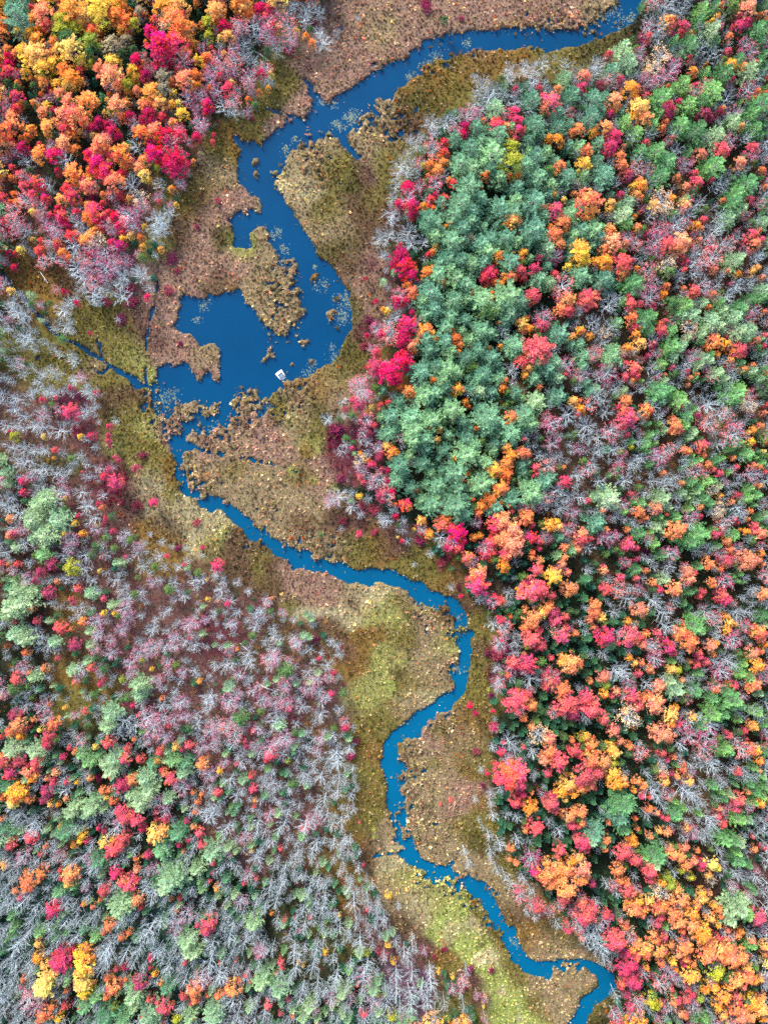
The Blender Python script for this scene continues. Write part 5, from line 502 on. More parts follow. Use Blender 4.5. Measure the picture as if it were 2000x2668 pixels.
500 2000 5.252|B 19 6 4.5;b 8 4 4;Y 14 2 2.5;B 22 14 4;R 13 12 3;C 13 13 2.5;R 30 11 3;R 30 4 2.5;p 25 6 3;A 31 16 1.5;R 31 19 1.7;O 3 17 2.5;O 5 13 2;O 2 22 2.5;O 1 29 2.5;R 4 32 3;R 5 38 3.2;K 1 12 2;p 9 41 4.7;R 11 47 2.5;B 9 25 5;B 6 22 4;B 17 31 4;B 36 9 4;B 40 8 3.5;B 64 5 4.5;B 73 5 4;B 72 13 4;B 66 16 5;B 79 14 3;p 57 9 2.2;G 50 7 3;B 53 19 3;b 38 24 3;B 48 22 3.5;B 46 28 4.5;B 56 29 5;R 56 30 3;b 60 26 3.5;B 62 38 4;B 60 42 3;B 70 30 4;B 70 38 3.5;B 74 26 3;B 67 24 4;B 31 46 5;R 20 43 1.5;R 44 40 1.8;p 18 39 3;b 28 54 3;R 32 55 1.5;R 26 57 2;R 9 56 1.7;C 10 52 1.5;A 12 60 2.2;p 2 50 4;p 21 63 2.8;R 9 77 4;R 7 81 3.5;R 3 78 2.5;p 30 77 4.5;B 38 62 4.5;B 42 68 4;p 54 64 3;p 51 63 2;p 58 66 2.5;R 46 75 1.7;R 59 74 1.7;C 53 81 1.4;A 39 72 1.4;B 54 48 2.2;B 63 56 2.4;B 68 56 2.3;p 83 56 1.4;p 87 60 2;B 79 60 3.5;B 80 68 4.5;R 87 70 1.7;W 70 70 1.5;Y 73 73 1.5;B 83 75 2.5;B 73 80 3.5;B 92 74 3;B 83 88 5;p 83 92 3;L 87 91 2.6;A 66 92 1.6;C 92 91 1.7;b 33 91 3;R 33 93 2;R 44 94 1.2;B 40 90 3.5;B 26 88 4;B 50 92 4;B 10 88 4;p 2 92 4;B 62 90 3;B 66 64 3.2;B 46 50 3;B 52 38 2.5;B 22 50 3;b 26 36 3;B 36 32 3;B 40 37 3;Y 30 41 1.8;p 13 64 2.5;L 90 31 1.2;L 90 34 1.2;R 83 27 1;C 85 48 1.4;P 17 55 3;P 5 60 3;B 30 84 4;B 18 84 4;B 56 78 3;B 48 84 3;B 44 60 3;R 51 74 1;b 24 66 3;B 55 72 4;B 64 72 3;W 88 84 1.5;B 33 28 3.5;Y 97 63 2.5;B 92 66 2
1000 2000 5.252|R 62 4 6;R 66 3 5;R 67 8 4;C 68 13 3;R 65 16 3.5;C 66 18 2.5;A 73 20 4;O 69 18 2.5;O 73 12 2;b 78 13 2;R 82 2 3;C 82 14 3;R 82 18 4;R 84 21 3;b 83 16 2.5;A 88 12 3.5;A 92 8 4;Y 90 15 2.5;A 94 12 3;C 51 3 2;B 53 13 3;B 58 11 3;B 53 18 2.5;B 54 24 3;B 61 23 3;B 66 25 3;B 45 16 2;B 47 26 1.5;R 74 29 4;O 70 31 2.2;B 82 27 3;B 87 32 3.5;O 91 24 3.5;R 93 28 3;O 94 22 3;R 95 33 2;B 52 34 2.5;B 57 38 3.5;B 66 36 3.5;O 63 40 2.8;O 66 47 2.5;K 62 45 2;B 40 42 2.3;B 42 48 2.5;B 53 42 3;B 53 46 2;B 56 51 3;B 60 54 3;B 63 58 3;b 74 46 5;C 75 45 2;C 74 51 3.5;O 76 47 1;R 87 41 3.5;R 86 44 2;A 81 47 2.5;O 80 53 4.5;O 83 57 4;O 86 50 4;O 90 52 4;O 88 55 4;O 91 60 5;R 90 65 3.5;A 93 46 3;A 92 52 3;S 76 37 4;S 79 25 2.5;B 69 55 3.5;B 73 62 2.5;b 67 63 4;R 66 61 2.5;R 77 69 3.5;b 77 70 3.5;b 73 68 2.5;b 86 69 3;b 82 72 2.5;B 75 75 2;R 90 76 1.7;R 91 80 3;b 93 71 2.5;B 86 78 3;b 88 66 2.5;B 7 69 1.5;B 0 75 3;p 4 82 2;Y 2 88 2;B 6 87 3;B 14 85 1.8;B 10 92 3.5;B 16 91 2;b 0 93 2;W 30 90 1.8;W 25 94 1.5;B 71 72 2;R 33 16 1.5;R 28 18 1;S 88 4 3;S 80 18 2;S 90 38 2.5;B 49 30 1.5;B 48 1 2;W 49 9 1.5
1500 2000 5.252|R 4 4 5;R 10 3 4;K 7 8 3.5;O 4 10 3.5;R 9 10 2;A 18 3 4;A 20 7 4;K 23 5 3;K 16 4 2;A 16 8 2;O 24 8 3;O 30 7 3;A 28 11 2;O 33 9 3;R 32 13 3;R 36 14 2.5;K 42 4 3;A 43 7 3;H 42 1 3;O 52 1 3;O 50 4 2.5;A 56 7 3;C 47 2 2;B 68 1 5;P 23 20 6;P 21 25 5;P 24 30 4;P 22 16 4;A 25 17 1.8;O 16 27 1.8;P 9 32 5;p 8 36 4.5;P 13 38 3;O 15 36 3;O 14 40 2.5;O 29 25 2;O 30 30 2;A 27 34 3;A 29 37 3;K 24 38 2;b 26 40 2.5;R 23 43 4;R 29 45 3.5;C 27 46 3;O 2 22 3.5;O 3 27 3;R 1 29 2.5;R 1 36 3;C 4 38 4;R 5 41 2.5;A 1 44 3;K 3 50 4.5;K 5 54 3;O 2 55 3.5;B 35 24 3.5;O 36 20 3;K 40 22 2.5;R 45 25 2.5;R 42 24 2;B 38 12 5;B 42 16 4;b 46 14 3;B 54 12 6;B 58 14 4;B 60 18 3;P 50 24 4;O 44 32 3.2;A 41 31 2;O 55 30 3;b 57 32 3.5;O 36 33 2.5;p 37 36 2;K 45 40 3;O 48 43 3.5;K 54 39 3.2;O 52 45 3.5;O 56 48 3.5;K 58 46 3;C 62 47 3;R 62 50 2.5;O 60 41 2;Y 67 47 3.5;Y 70 49 2.5;A 65 53 2.5;H 67 56 2.5;B 71 53 2;P 40 45 5;p 40 48 4;P 34 44 3;R 36 51 4;R 37 56 3;R 33 50 3;L 44 53 3;L 46 57 3.5;L 52 51 2.5;L 57 54 2.5;A 42 57 3;H 42 61 4;H 40 59 3;A 49 60 3;O 52 65 4;O 47 65 3;K 54 68 3;O 21 50 3.5;O 22 55 3;O 25 57 3;R 25 60 3.5;K 28 62 3;b 30 60 2.5;O 24 63 2;B 29 54 2.5;b 19 58 2.5;C 8 58 2.8;b 18 60 2;R 5 73 5;R 6 70 4;O 4 66 3;O 9 70 3;b 3 65 3;R 15 72 3;C 17 74 2.5;b 14 76 4;O 28 69 4;A 31 66 3;O 32 73 3;A 26 67 2.5;A 36 66 3;O 34 70 3;O 41 70 4;R 42 74 3;O 44 69 3;R 40 78 3;R 43 83 3;O 38 82 3;O 48 72 4;O 50 76 4;O 52 80 3;A 58 72 4;O 58 78 4;A 58 76 3;A 62 83 4.5;Y 64 80 3.5;O 60 68 3;A 62 65 3;O 70 70 3;O 71 73 2.5;A 67 74 3;Y 70 78 2.5;A 68 68 2.5;O 66 62 2;A 62 62 2.5;R 70 84 2.5;K 66 84 2;b 76 82 3;K 75 80 2;O 80 83 3;A 81 81 2;O 24 78 3;K 22 76 2;H 26 81 3;b 27 85 3;R 19 86 4.5;R 17 82 3;B 10 80 5;B 8 86 5;B 5 84 4;K 3 84 2.5;b 1 78 4;B 12 90 5;C 24 93 3;R 30 92 3;O 34 90 4;O 30 87 3;O 40 86 3;C 41 87 2;O 46 88 3;C 44 91 2;K 52 88 3;K 56 90 3;b 54 86 3;K 66 92 4;O 72 90 4;O 76 90 4;K 76 94 4;O 80 93 3;K 70 94 3;R 77 17 1;R 81 16 3.5;R 80 20 3;P 73 15 3;p 77 14 2.5;P 68 9 3;P 72 12 2;R 80 2 3;B 84 4 3;P 86 8 3;P 89 12 3.5;P 92 14 3;A 92 19 3;A 94 15 2;O 85 12 2;P 88 17 3;P 92 4 3;P 94 6 2;K 90 1 2;K 70 20 2.5;R 70 24 2.5;R 73 28 3;B 66 26 4.5;B 65 33 3.5;B 68 28 4;p 85 26 3;P 80 26 4;b 86 20 3;P 78 36 3.5;P 74 36 4;p 82 38 3.5;P 80 42 3;P 70 33 3;P 81 47 4;P 85 48 3;O 88 40 2.5;R 87 34 1.5;B 92 31 3;C 93 39 2.5;B 82 55 3;P 85 58 2;B 90 55 3.5;B 93 62 3;B 88 66 2.5;p 80 70 6;p 77 76 4.5;P 84 73 4.5;P 80 66 4;P 75 68 3;R 90 74 4;C 89 77 2.5;O 93 72 2.5;b 93 78 3;B 86 82 3;P 86 88 3.5;A 92 88 2;O 93 92 2;S 88 24 2;S 34 78 3;S 26 12 3;S 44 28 3;S 36 28 3;S 8 16 4;S 14 18 3;S 12 12 3;S 18 36 3;S 20 68 2;S 36 62 3;S 57 62 3;S 66 66 2;S 26 35 2
0 2418 5.252|A 19 15 3;A 22 18 3;A 25 23 4;Y 22 29 5;Y 24 26 4;Y 27 22 3;C 31 17 5;C 33 13 3;A 41 13 4;Y 41 20 5;A 41 27 4.5;Y 42 31 4;A 46 14 3;O 12 25 2.5;R 11 29 2;b 14 36 5;b 18 40 4;B 3 36 4;B 2 42 4;O 22 43 4;O 26 39 3;O 20 46 3;Y 29 45 3;R 33 38 3;A 31 41 1.5;O 33 31 2;R 40 39 2;P 42 39 4;P 47 34 4;P 52 43 5;B 53 15 5;B 50 20 4;B 53 10 4;O 54 24 3;O 56 29 4;O 53 34 3;L 56 39 2.5;C 62 19 3;R 58 20 2;R 60 28 2;O 63 25 2;p 66 33 5;p 66 40 3;C 70 27 4;R 75 35 3;R 81 39 4;R 78 36 2;A 77 23 2;A 80 27 2;P 83 30 4;B 91 27 4;R 91 34 3;R 95 37 2;p 74 42 5;R 71 44 2.5;p 76 46 4;R 81 46 2;L 87 44 3;B 90 40 3;C 75 20 1.7;C 75 15 2;B 84 20 4;B 78 12 4;p 94 44 4;B 6 26 4;P 34 24 3;B 34 23 2.5;B 8 18 4;P 60 44 4;R 92 17 2;p 95 12 4
500 2418 5.252|b 4 26 4;O 1 30 4;O 2 35 3;C 3 36 2;O 8 33 2;O 13 33 3;O 16 32 2;p 11 38 4;p 10 44 5;Y 1 44 2;O 21 30 4;O 18 27 2;O 24 25 1.5;R 27 23 2;R 29 26 1.5;B 20 38 4;B 22 44 4;p 28 39 3;p 34 28 4.5;p 36 22 3.5;p 40 18 2;p 28 29 2;p 44 30 5;p 44 36 3;R 44 17 2.5;R 45 19 2;O 42 22 1.5;R 38 38 3;p 43 33 3;R 48 35 2;R 44 42 2;O 50 43 2;p 50 40 3;p 58 39 4;p 55 44 4;p 62 44 3;O 62 46 2;b 69 35 3;p 75 32 4;p 66 42 2;p 74 42 3;R 85 42 3;O 82 28 1.3;B 87 20 5;b 85 26 4;B 72 24 4;p 90 30 4;p 92 26 3;L 92 33 2;b 90 36 4;B 60 20 4;B 62 28 4;B 52 20 4;B 36 12 3;b 33 12 3;B 12 26 5;B 8 18 5;O 14 17 1.4;R 22 16 1;B 16 24 4;p 2 21 2;Y 53 17 1.3;Y 55 18 1.3;Y 66 12 1.8;B 70 16 3;B 48 46 3;B 36 42 3;p 78 45 3;p 93 42 3;b 60 40 3;b 78 34 3
1000 2418 5.252|B 12 16 3;Y 4 16 2;Y 2 8 2;Y 27 21 1.5;Y 34 24 1.5;B 23 22 3;B 6 24 4;B 14 24 4;B 6 32 4;B 12 34 4;B 20 32 5;B 23 28 4;B 22 38 4;B 26 44 4;B 14 40 4;B 30 38 3;p 18 28 2;L 4 43 3;Y 13 46 2;b 10 44 3;b 34 31 2.5;b 39 28 3;W 38 30 3;b 46 34 2;b 50 35 2;Y 50 34 1.2;Y 49 38 1.2;b 50 45 2;B 41 22 2;W 43 20 2.5;W 53 21 2;B 2 38 4;B 8 40 3;b 20 12 2
1500 2418 5.252|B 14 16 3.5;B 17 12 3;B 20 13 2;b 17 19 2;R 19 6 4.5;C 24 13 3;C 27 17 4;C 24 21 4;C 29 26 4;C 26 25 4;R 22 28 2.5;O 23 27 2.5;C 25 32 3;C 27 38 3;b 30 36 4;b 29 42 4;B 32 38 3;b 33 23 3;A 35 19 2;O 30 14 3;O 34 14 3;O 28 10 3;O 40 11 4;O 42 16 3;b 42 28 4;S 40 22 3;b 47 22 4;b 49 25 3;Y 48 16 3;A 49 20 2;K 50 12 3;O 54 10 4;O 55 15 3;O 58 17 3;C 53 18 2;C 52 16 2;A 56 24 4;A 59 23 3;O 64 14 4;O 66 10 4;O 72 12 4;K 76 12 4;O 78 16 4;O 74 14 4;O 82 14 4;A 84 18 3;L 68 22 4;L 72 20 3;G 74 24 3;b 81 24 3;A 78 26 4;O 80 22 3;O 84 24 4;K 82 28 3;K 80 33 3;O 76 29 3;A 88 26 3;A 72 32 4;A 68 29 3;A 64 30 3;R 68 28 2.5;L 61 34 3;A 70 38 3;A 72 43 3;Y 74 46 2;R 55 35 3;C 57 32 3;b 58 38 4;R 50 36 3;O 48 36 3;K 52 42 3;O 53 43 3;R 55 30 2;b 44 40 3;L 37 36 3.5;L 39 38 3;A 41 37 2;A 33 46 2.5;Y 32 44 2;b 19 44 3;B 20 34 3;B 22 42 2;R 80 36 3;O 78 40 4;K 82 44 4;O 86 42 4;A 88 38 4;A 91 40 4;A 92 44 3;O 92 34 3;P 85 36 2.5;A 91 24 2.5;Y 94 18 3;A 94 8 3;K 86 6 3;P 63 44 3;P 58 44 3;b 41 45 2.5;R 47 30 2;G 88 8 2;S 44 33 2;S 62 19 2;S 50 28 2;S 46 10 2;P 86 8 3;S 36 28 2;R 86 13 1.2;P 84 10 2"""
PAL = dict(C=[(232, 24, 98), (214, 22, 88), (222, 44, 96), (186, 26, 86)], R=[(250, 92, 92), (242, 78, 80), (238, 78, 104), (226, 70, 74)],
 K=[(254, 162, 112), (252, 148, 104), (254, 172, 118)], O=[(255, 160, 80), (252, 146, 70), (250, 150, 72), (255, 168, 92)],
 A=[(255, 180, 78), (250, 170, 66), (255, 192, 108)], Y=[(254, 210, 88), (250, 200, 74), (244, 212, 116)],
 L=[(176, 178, 60), (190, 190, 60), (156, 172, 66)], G=[(96, 134, 74), (108, 142, 70), (80, 120, 70)], T=[(170, 154, 118), (158, 150, 122)],
 P=[(116, 164, 122), (102, 152, 120), (130, 174, 120), (90, 138, 106)], p=[(152, 184, 132), (140, 176, 132), (162, 190, 140)],
 S=[(58, 116, 84), (50, 106, 82), (72, 124, 82)], W=[(144, 40, 80), (122, 38, 76), (154, 56, 76)], b=[(214, 84, 108), (200, 96, 126), (232, 112, 104), (184, 74, 110)],
 H=[(254, 196, 144), (250, 206, 150)], B=[(190, 200, 210)])
KG = .98; KM = .95
KIND = dict(C=('maple', 'crimson_maple'), R=('maple', 'red_maple'), K=('maple', 'coral_maple'), O=('maple', 'orange_maple'), A=('maple', 'amber_tree'), Y=('maple', 'yellow_tree'), L=('maple', 'olive_tree'), G=('maple', 'green_tree'), T=('maple', 'brown_tree'),
 P=('pine', 'pine_tree'), p=('pine', 'pale_pine_tree'), S=('spruce', 'young_spruce'), B=('bare', 'bare_tree'), b=('half', 'thinning_tree'), H=('half', 'thinning_tree'), W=('shrub', 'red_shrub'))
trees = []
for line in DATA.strip().split('\n'):
    h_, body = line.split('|'); hh = h_.split(); ox, oy = float(hh[0]), float(hh[1]); k = float(hh[2]) if len(hh) > 2 else U
    for t in body.split(';'):
        c, x, y, r = t.split(); trees.append([c, ox + float(x) * k, oy + float(y) * k, float(r) * k, True])
# crowns in the gaps, and the forest running on past the frame
cover = np.zeros((NY, NX), bool)
def mark(x, y, r):
    i0, i1 = max(0, int((x - r - RX0) / RS)), int((x + r - RX0) / RS) + 1; j0, j1 = max(0, int((y - r - RY0) / RS)), int((y + r - RY0) / RS) + 1
    s = (slice(j0, j1), slice(i0, i1)); cover[s] |= (GX[s] - x) ** 2 + (GY[s] - y) ** 2 < r * r
for c, x, y, r, _ in trees: mark(x, y, r * .9)
gapn = noise(90, 77)
cell = 13.0; extra = []
for j in range(int((RY1 - RY0) / cell)):
    for i in range(int((RX1 - RX0) / cell)):
        x = RX0 + (i + random.random()) * cell; y = RY0 + (j + random.random()) * cell
        if x < -200 or x > 2200 or y < -200 or y > 2870: continue
        if not samp(forest, x, y) or samp(cover, x, y): continue
        out_ = x < 0 or x > 2000 or y < 0 or y > 2668
        u = random.random()
        if x < 1000 and y < 760: cs_ = 'bbBBASYOSG' if not out_ else 'OYKAbBPSO'; dens = .30 if not out_ else .8
        elif x < 1100: cs_ = 'BBBBBBBBbGpGS' if y < 1900 else 'BBBBBBBBPpSS'; dens = .2 if y < 1900 else .5
        elif x < 1330 and y < 1420: cs_ = 'PSAOG'; dens = .35
        elif y > 1420 and x < 1720: cs_ = 'SSSBSG' if not out_ else 'OKRASb'; dens = .35 if not out_ else .8
        else: cs_ = 'BBBBBBbPGS'; dens = .4
        if samp(gapn, x, y) < .26 and not out_: dens *= .3
        if u > dens * (1.0 if not out_ else .9): continue
        r = random.uniform(8, 14) if not out_ else random.uniform(14, 26)
        c = random.choice(cs_); extra.append([c, x, y, r, False]); mark(x, y, r * (.75 if not out_ else .9))
def col_of(c, x, y):
    q = PAL[c][random.randrange(len(PAL[c]))]
    a = lin(q) * KG * random.uniform(.85, 1.12)
    if c == 'b' and x < 1000 and y > 1150: a = a * .55 + lin((176, 140, 160)) * KG * .45
    if c in 'RCKO' and (x > 1330 or (x < 1000 and y > 950)): a = a * .80 + lin((186, 160, 160)) * KG * .16
    if c == 'P' and x > 1620: a = a * np.array([1.0, 1.10, .66])
    if c == 'P' and x < 1000 and y > 1300: a = a * np.array([1.0, 1.05, .85])
    return np.clip(a, 0, .9)
def shape_of(c, x, y, r):
    """crown radius and tree height in metres"""
    k = KIND[c][0]
    if k in ('maple', 'pine'): r = r * (.88 + .38 * min(1, max(0, (r - 13) / 16)))
    if c in 'RCKOY' and r < 17 and (x > 1330 or y > 1000): r *= .86
    if k in ('bare', 'half'): r *= 1.16
    if k == 'pine': r *= 1.08
    R = r * S
    if k == 'shrub': return R, .9 + .35 * R
    if k == 'bare': Ht = 3.0 + 1.9 * R + (2.0 if (x > 1500 or y > 2150) else 0)
    elif k == 'half': Ht = 3.6 + 2.2 * R
    elif k == 'pine': Ht = 3.4 + 2.0 * R + (.6 if x > 1600 else 0)
    elif k == 'spruce': Ht = 1.6 + 2.2 * R
    else: Ht = 3.4 + 2.2 * R + (1.0 if x > 1300 else 0)
    if c == 'B' and x < 1000 and 1250 < y < 2000: Ht *= .8
    if x < 1000 and 950 < y < 1350 and c == 'B': Ht *= .9
    f = HC / (HC - Ht * .8); return R / f, Ht
def place(c, x, y, r):
    R, Ht = shape_of(c, x, y, r); gxw, gyw = P2W(x, y, Ht * .78)
    return gxw, gyw, R, Ht
# ---- labels: what stands around each tree
LANDMARKS = [(733, 975, 'the white raft'), (667, 435, 'the tall golden islet'), (822, 722, 'the orange islet'), (800, 893, 'the pale reed islet'), (704, 920, 'the straggly reed islet'),
 (695, 225, 'the fork in the upper river'), (1100, 90, 'the upper river reach'), (1400, 95, 'the upper right river reach'), (1620, 30, 'the river at the top edge'), (620, 370, 'the bay at the left bend'),
 (570, 830, 'the wide pool'), (600, 610, 'the small square bay'), (905, 850, 'the right shore of the pool'), (420, 990, 'the pool outlet'), (460, 1210, 'the narrow channel below the pool'), (610, 1350, 'the slanting lower channel'), (850, 1480, 'the middle river reach'), (1140, 1540, 'the upper right river bend'),
 (1215, 1700, 'the river bend at right centre'), (1120, 1850, 'the slanting river reach'), (1020, 1960, 'the narrow lower bend'), (1080, 2210, 'the lower river kink'), (1240, 2360, 'the lower slanting reach'), (1430, 2505, 'the last river bend'), (1550, 2560, 'the river at the bottom edge'),
 (880, 1240, 'the grassy ditch in the marsh'), (640, 1230, 'the triangular marsh'), (1030, 1760, 'the rounded yellow marsh'), (1230, 2520, 'the bright green meadow'), (60, 780, 'the ditch at the left edge'), (250, 920, 'the ditch fork'), (395, 800, 'the dark marsh trail'),
 (1000, 30, 'the marsh at the top edge'), (1120, 230, 'the ochre marsh'), (660, 160, 'the fallen birch log'), (20, 20, 'the top left corner'), (250, 20, 'the top edge, far left'), (460, 20, 'the top edge, left of centre'), (20, 300, 'the left edge, upper part'), (250, 330, 'the centre of the upper left grove'), (470, 450, 'the tip of the upper left grove'),
 (20, 560, 'the left edge above the ditch'), (220, 620, 'the lower end of the left grove'), (20, 1050, 'the left edge at mid height'), (20, 1300, 'the left edge just below centre'), (250, 1180, 'the red thicket in the left marsh'), (20, 1600, 'the left edge, lower part'), (20, 1900, 'the left edge by the dark firs'),
 (20, 2150, 'the left edge, near the bottom'), (20, 2400, 'the left edge above the corner'), (20, 2650, 'the bottom left corner'), (250, 2650, 'the bottom edge, far left'), (500, 2650, 'the bottom edge, left part'), (750, 2650, 'the bottom edge, left of centre'), (1000, 2650, 'the bottom edge at its middle'), (1750, 2650, 'the bottom edge, right part'), (1980, 2650, 'the bottom right corner'),
 (1980, 20, 'the top right corner'), (1800, 20, 'the top edge, far right'), (1980, 300, 'the right edge, upper part'), (1980, 600, 'the right edge above the pines'), (1980, 900, 'the right edge beside the pines'), (1980, 1200, 'the right edge above centre'), (1980, 1500, 'the right edge below centre'), (1980, 1800, 'the right edge, lower part'), (1980, 2100, 'the right edge by leaning trunks'), (1980, 2400, 'the right edge near the bottom'),
 (1130, 700, 'the dense pine grove'), (1150, 1000, 'the lower pine grove'), (1200, 1250, 'the foot of the pine grove'), (1280, 450, 'the head of the pine grove'), (1450, 300, 'the grove below the ochre marsh'), (1650, 250, 'the upper right grove'), (1750, 450, 'the mixed trees at upper right'), (1550, 700, 'the trees right of the pine grove'), (1750, 750, 'the grey thicket at right'), (1700, 950, 'the thicket at right centre'), (1450, 1100, 'the grey trees beside the pines'), (1700, 1200, 'the brown clearing at right'),
 (1350, 1400, 'the coral trees below the pines'), (1600, 1450, 'the woods right of centre'), (1400, 1700, 'the dark gaps at right'), (1650, 1700, 'the lower right woods'), (1500, 1950, 'the shaded orange grove'), (1750, 1950, 'the scattered pines at lower right'), (1450, 2150, 'the big orange riverside grove'), (1650, 2200, 'the dark gap by the big pine'), (1700, 2400, 'the orange grove at bottom right'),
 (150, 1600, 'the big pale pines at left'), (330, 1400, 'the shrubby ground at left'), (380, 1750, 'the lone pale pine at left'), (150, 1850, 'the dim woods at left'), (600, 1600, 'the grey trees on red heath'), (700, 1800, 'the heath left of the river'), (560, 1950, 'the thick grey stand'), (380, 2000, 'the paired pines at lower left'), (200, 2050, 'the yellow tree at lower left'), (420, 2250, 'the mixed trees at lower left'), (200, 2300, 'the blue grey woods'), (620, 2150, 'the pale snags by the heath'), (800, 2200, 'the white snags near the river'), (650, 2380, 'the dense bare woods'), (880, 2400, 'the snags at bottom centre'), (330, 2480, 'the gold trees at bottom left')]
CW = dict(C='crimson', R='red', K='coral pink', O='orange', A='amber', Y='yellow', L='olive yellow', G='green', T='tan', P='deep green', p='pale green', S='small dark green', B='leafless grey', b='grey and pink', H='pale peach', W='wine red')
NW = dict(C='maple', R='maple', K='maple', O='maple', A='tree', Y='tree', L='tree', G='tree', T='bushy tree', P='pine', p='pine', S='spruce', B='tree', b='thinning tree', H='thinning tree', W='shrub')
CATS = dict(C='maple', R='maple', K='maple', O='maple', A='tree', Y='tree', L='tree', G='tree', T='tree', P='pine tree', p='pine tree', S='spruce', B='bare tree', b='thinning tree', H='thinning tree', W='shrub')
GROUPS = dict(crimson_maple='crimson maples of the wood', red_maple='red maples of the wood', coral_maple='coral pink maples of the wood', orange_maple='orange maples of the wood', amber_tree='amber autumn trees', yellow_tree='yellow autumn trees', olive_tree='olive yellow trees', green_tree='green leafy trees', brown_tree='tan bushy trees', pine_tree='deep green pines', pale_pine_tree='pale green pines', young_spruce='small dark spruces in the gaps', bare_tree='leafless grey trees', thinning_tree='half bare trees with some leaves left', red_shrub='wine red shrubs in the marsh')
ORD = ['nearest', 'second nearest', 'third nearest', 'fourth nearest', 'fifth nearest', 'sixth nearest', 'seventh nearest', 'eighth nearest', 'ninth nearest', 'tenth nearest', 'eleventh nearest', 'twelfth nearest']
# which ones become single objects: of every kind the 300 that show largest
byname = {}
for q, t in enumerate(trees):
    nm = KIND[t[0]][1]
    if 0 <= t[1] <= 2000 and 0 <= t[2] <= 2668: byname.setdefault(nm, []).append((-t[3], q))
single = set()
for nm, l in byname.items():
    l.sort(); single |= {q for _, q in l[:300]}
XY = np.array([(t[1], t[2]) for t in trees]); RR = np.array([t[3] for t in trees])
def direction(dx, dy):
    if abs(dx) > 2.2 * abs(dy): return 'right of' if dx > 0 else 'left of'
    if abs(dy) > 2.2 * abs(dx): return 'below' if dy > 0 else 'above'
    return ('below and right of' if dx > 0 else 'below and left of') if dy > 0 else ('above and right of' if dx > 0 else 'above and left of')
LX = np.array([(a, b) for a, b, _ in LANDMARKS], float)
labels = {}; buck = {}
for q in sorted(single):
    c, x, y, r, _ = trees[q]; dd = np.hypot(LX[:, 0] - x, LX[:, 1] - y); li = int(np.argmin(dd)); lm = LANDMARKS[li]
    size = 'big' if r > 27 else ('mid-sized' if r > 17 else 'small')
    if c == 'S': size = ''
    d2 = np.hypot(XY[:, 0] - x, XY[:, 1] - y) - RR * .8; d2[q] = 1e9; nb = trees[int(np.argmin(d2))]
    touching = 'beside a ' if d2.min() < r * 1.2 else 'near a '
    art = touching + CW[nb[0]].split(' and')[0] + ' ' + NW[nb[0]].split()[-1]
    art = art.replace('a orange', 'an orange').replace('a amber', 'an amber').replace('a olive', 'an olive').replace('small dark', 'dark').replace('leafless grey', 'bare grey')
    dr = direction(x - lm[0], y - lm[1]) if dd[li] > 12 else 'at'
    head = (size + ' ' + CW[c] + ' ' + NW[c]).strip()
    buck.setdefault((head, art, dr, lm[2]), []).append((dd[li], q))
for (head, art, dr, lm), l in buck.items():
    l.sort()
    for k_, (_, q) in enumerate(l):
        s_ = f"{head} {art}, {dr} {lm}"
        if len(l) > 1: s_ = f"{head}, {ORD[min(k_, 11)]} such {art}, {dr} {lm}"
        w_ = s_.split()
        if len(w_) > 16: s_ = f"{head} {art}, {ORD[min(k_, 11)]}, {dr} {lm}"
        if len(s_.split()) > 16: s_ = ' '.join(s_.replace(' and right of', ' right of').replace(' and left of', ' left of').split()[:16])
        labels[q] = s_

# ------------------------------------------------------------------ single trees, every one with its parts
BASE_Z = .30
def rotation(): return random.uniform(0, 6.283)
mass = {}
def add_mass(key, kind, x, y, z, sx_, sz_, rz, col): mass.setdefault(key, []).append((kind, x, y, z, sx_, sx_, sz_, rz, *col))
for q, (c, x, y, r, given) in enumerate(trees + extra):
    gxw, gyw, R, Ht = place(c, x, y, r); kind, name = KIND[c]; col = col_of(c, x, y); rz = rotation()
    zs = (Ht / 4.1) if kind != 'shrub' else Ht
    if q in single:
        e = bpy.data.objects.new(name, None); link(e); e.empty_display_size = .5
        e.location = (gxw, gyw, BASE_Z); e.rotation_euler = (random.gauss(0, .03), random.gauss(0, .03), rz); e.scale = (R, R, zs)
        e['label'] = labels[q]; e['category'] = CATS[c]; e['group'] = GROUPS[name]
        for pn, me in MOD[kind][random.randrange(len(MOD[kind]))]:
            p = bpy.data.objects.new(pn, me); link(p); p.parent = e; p.color = (*col, 1)
    else:
        add_mass(name, kind, gxw, gyw, BASE_Z, R, zs, rz, col)

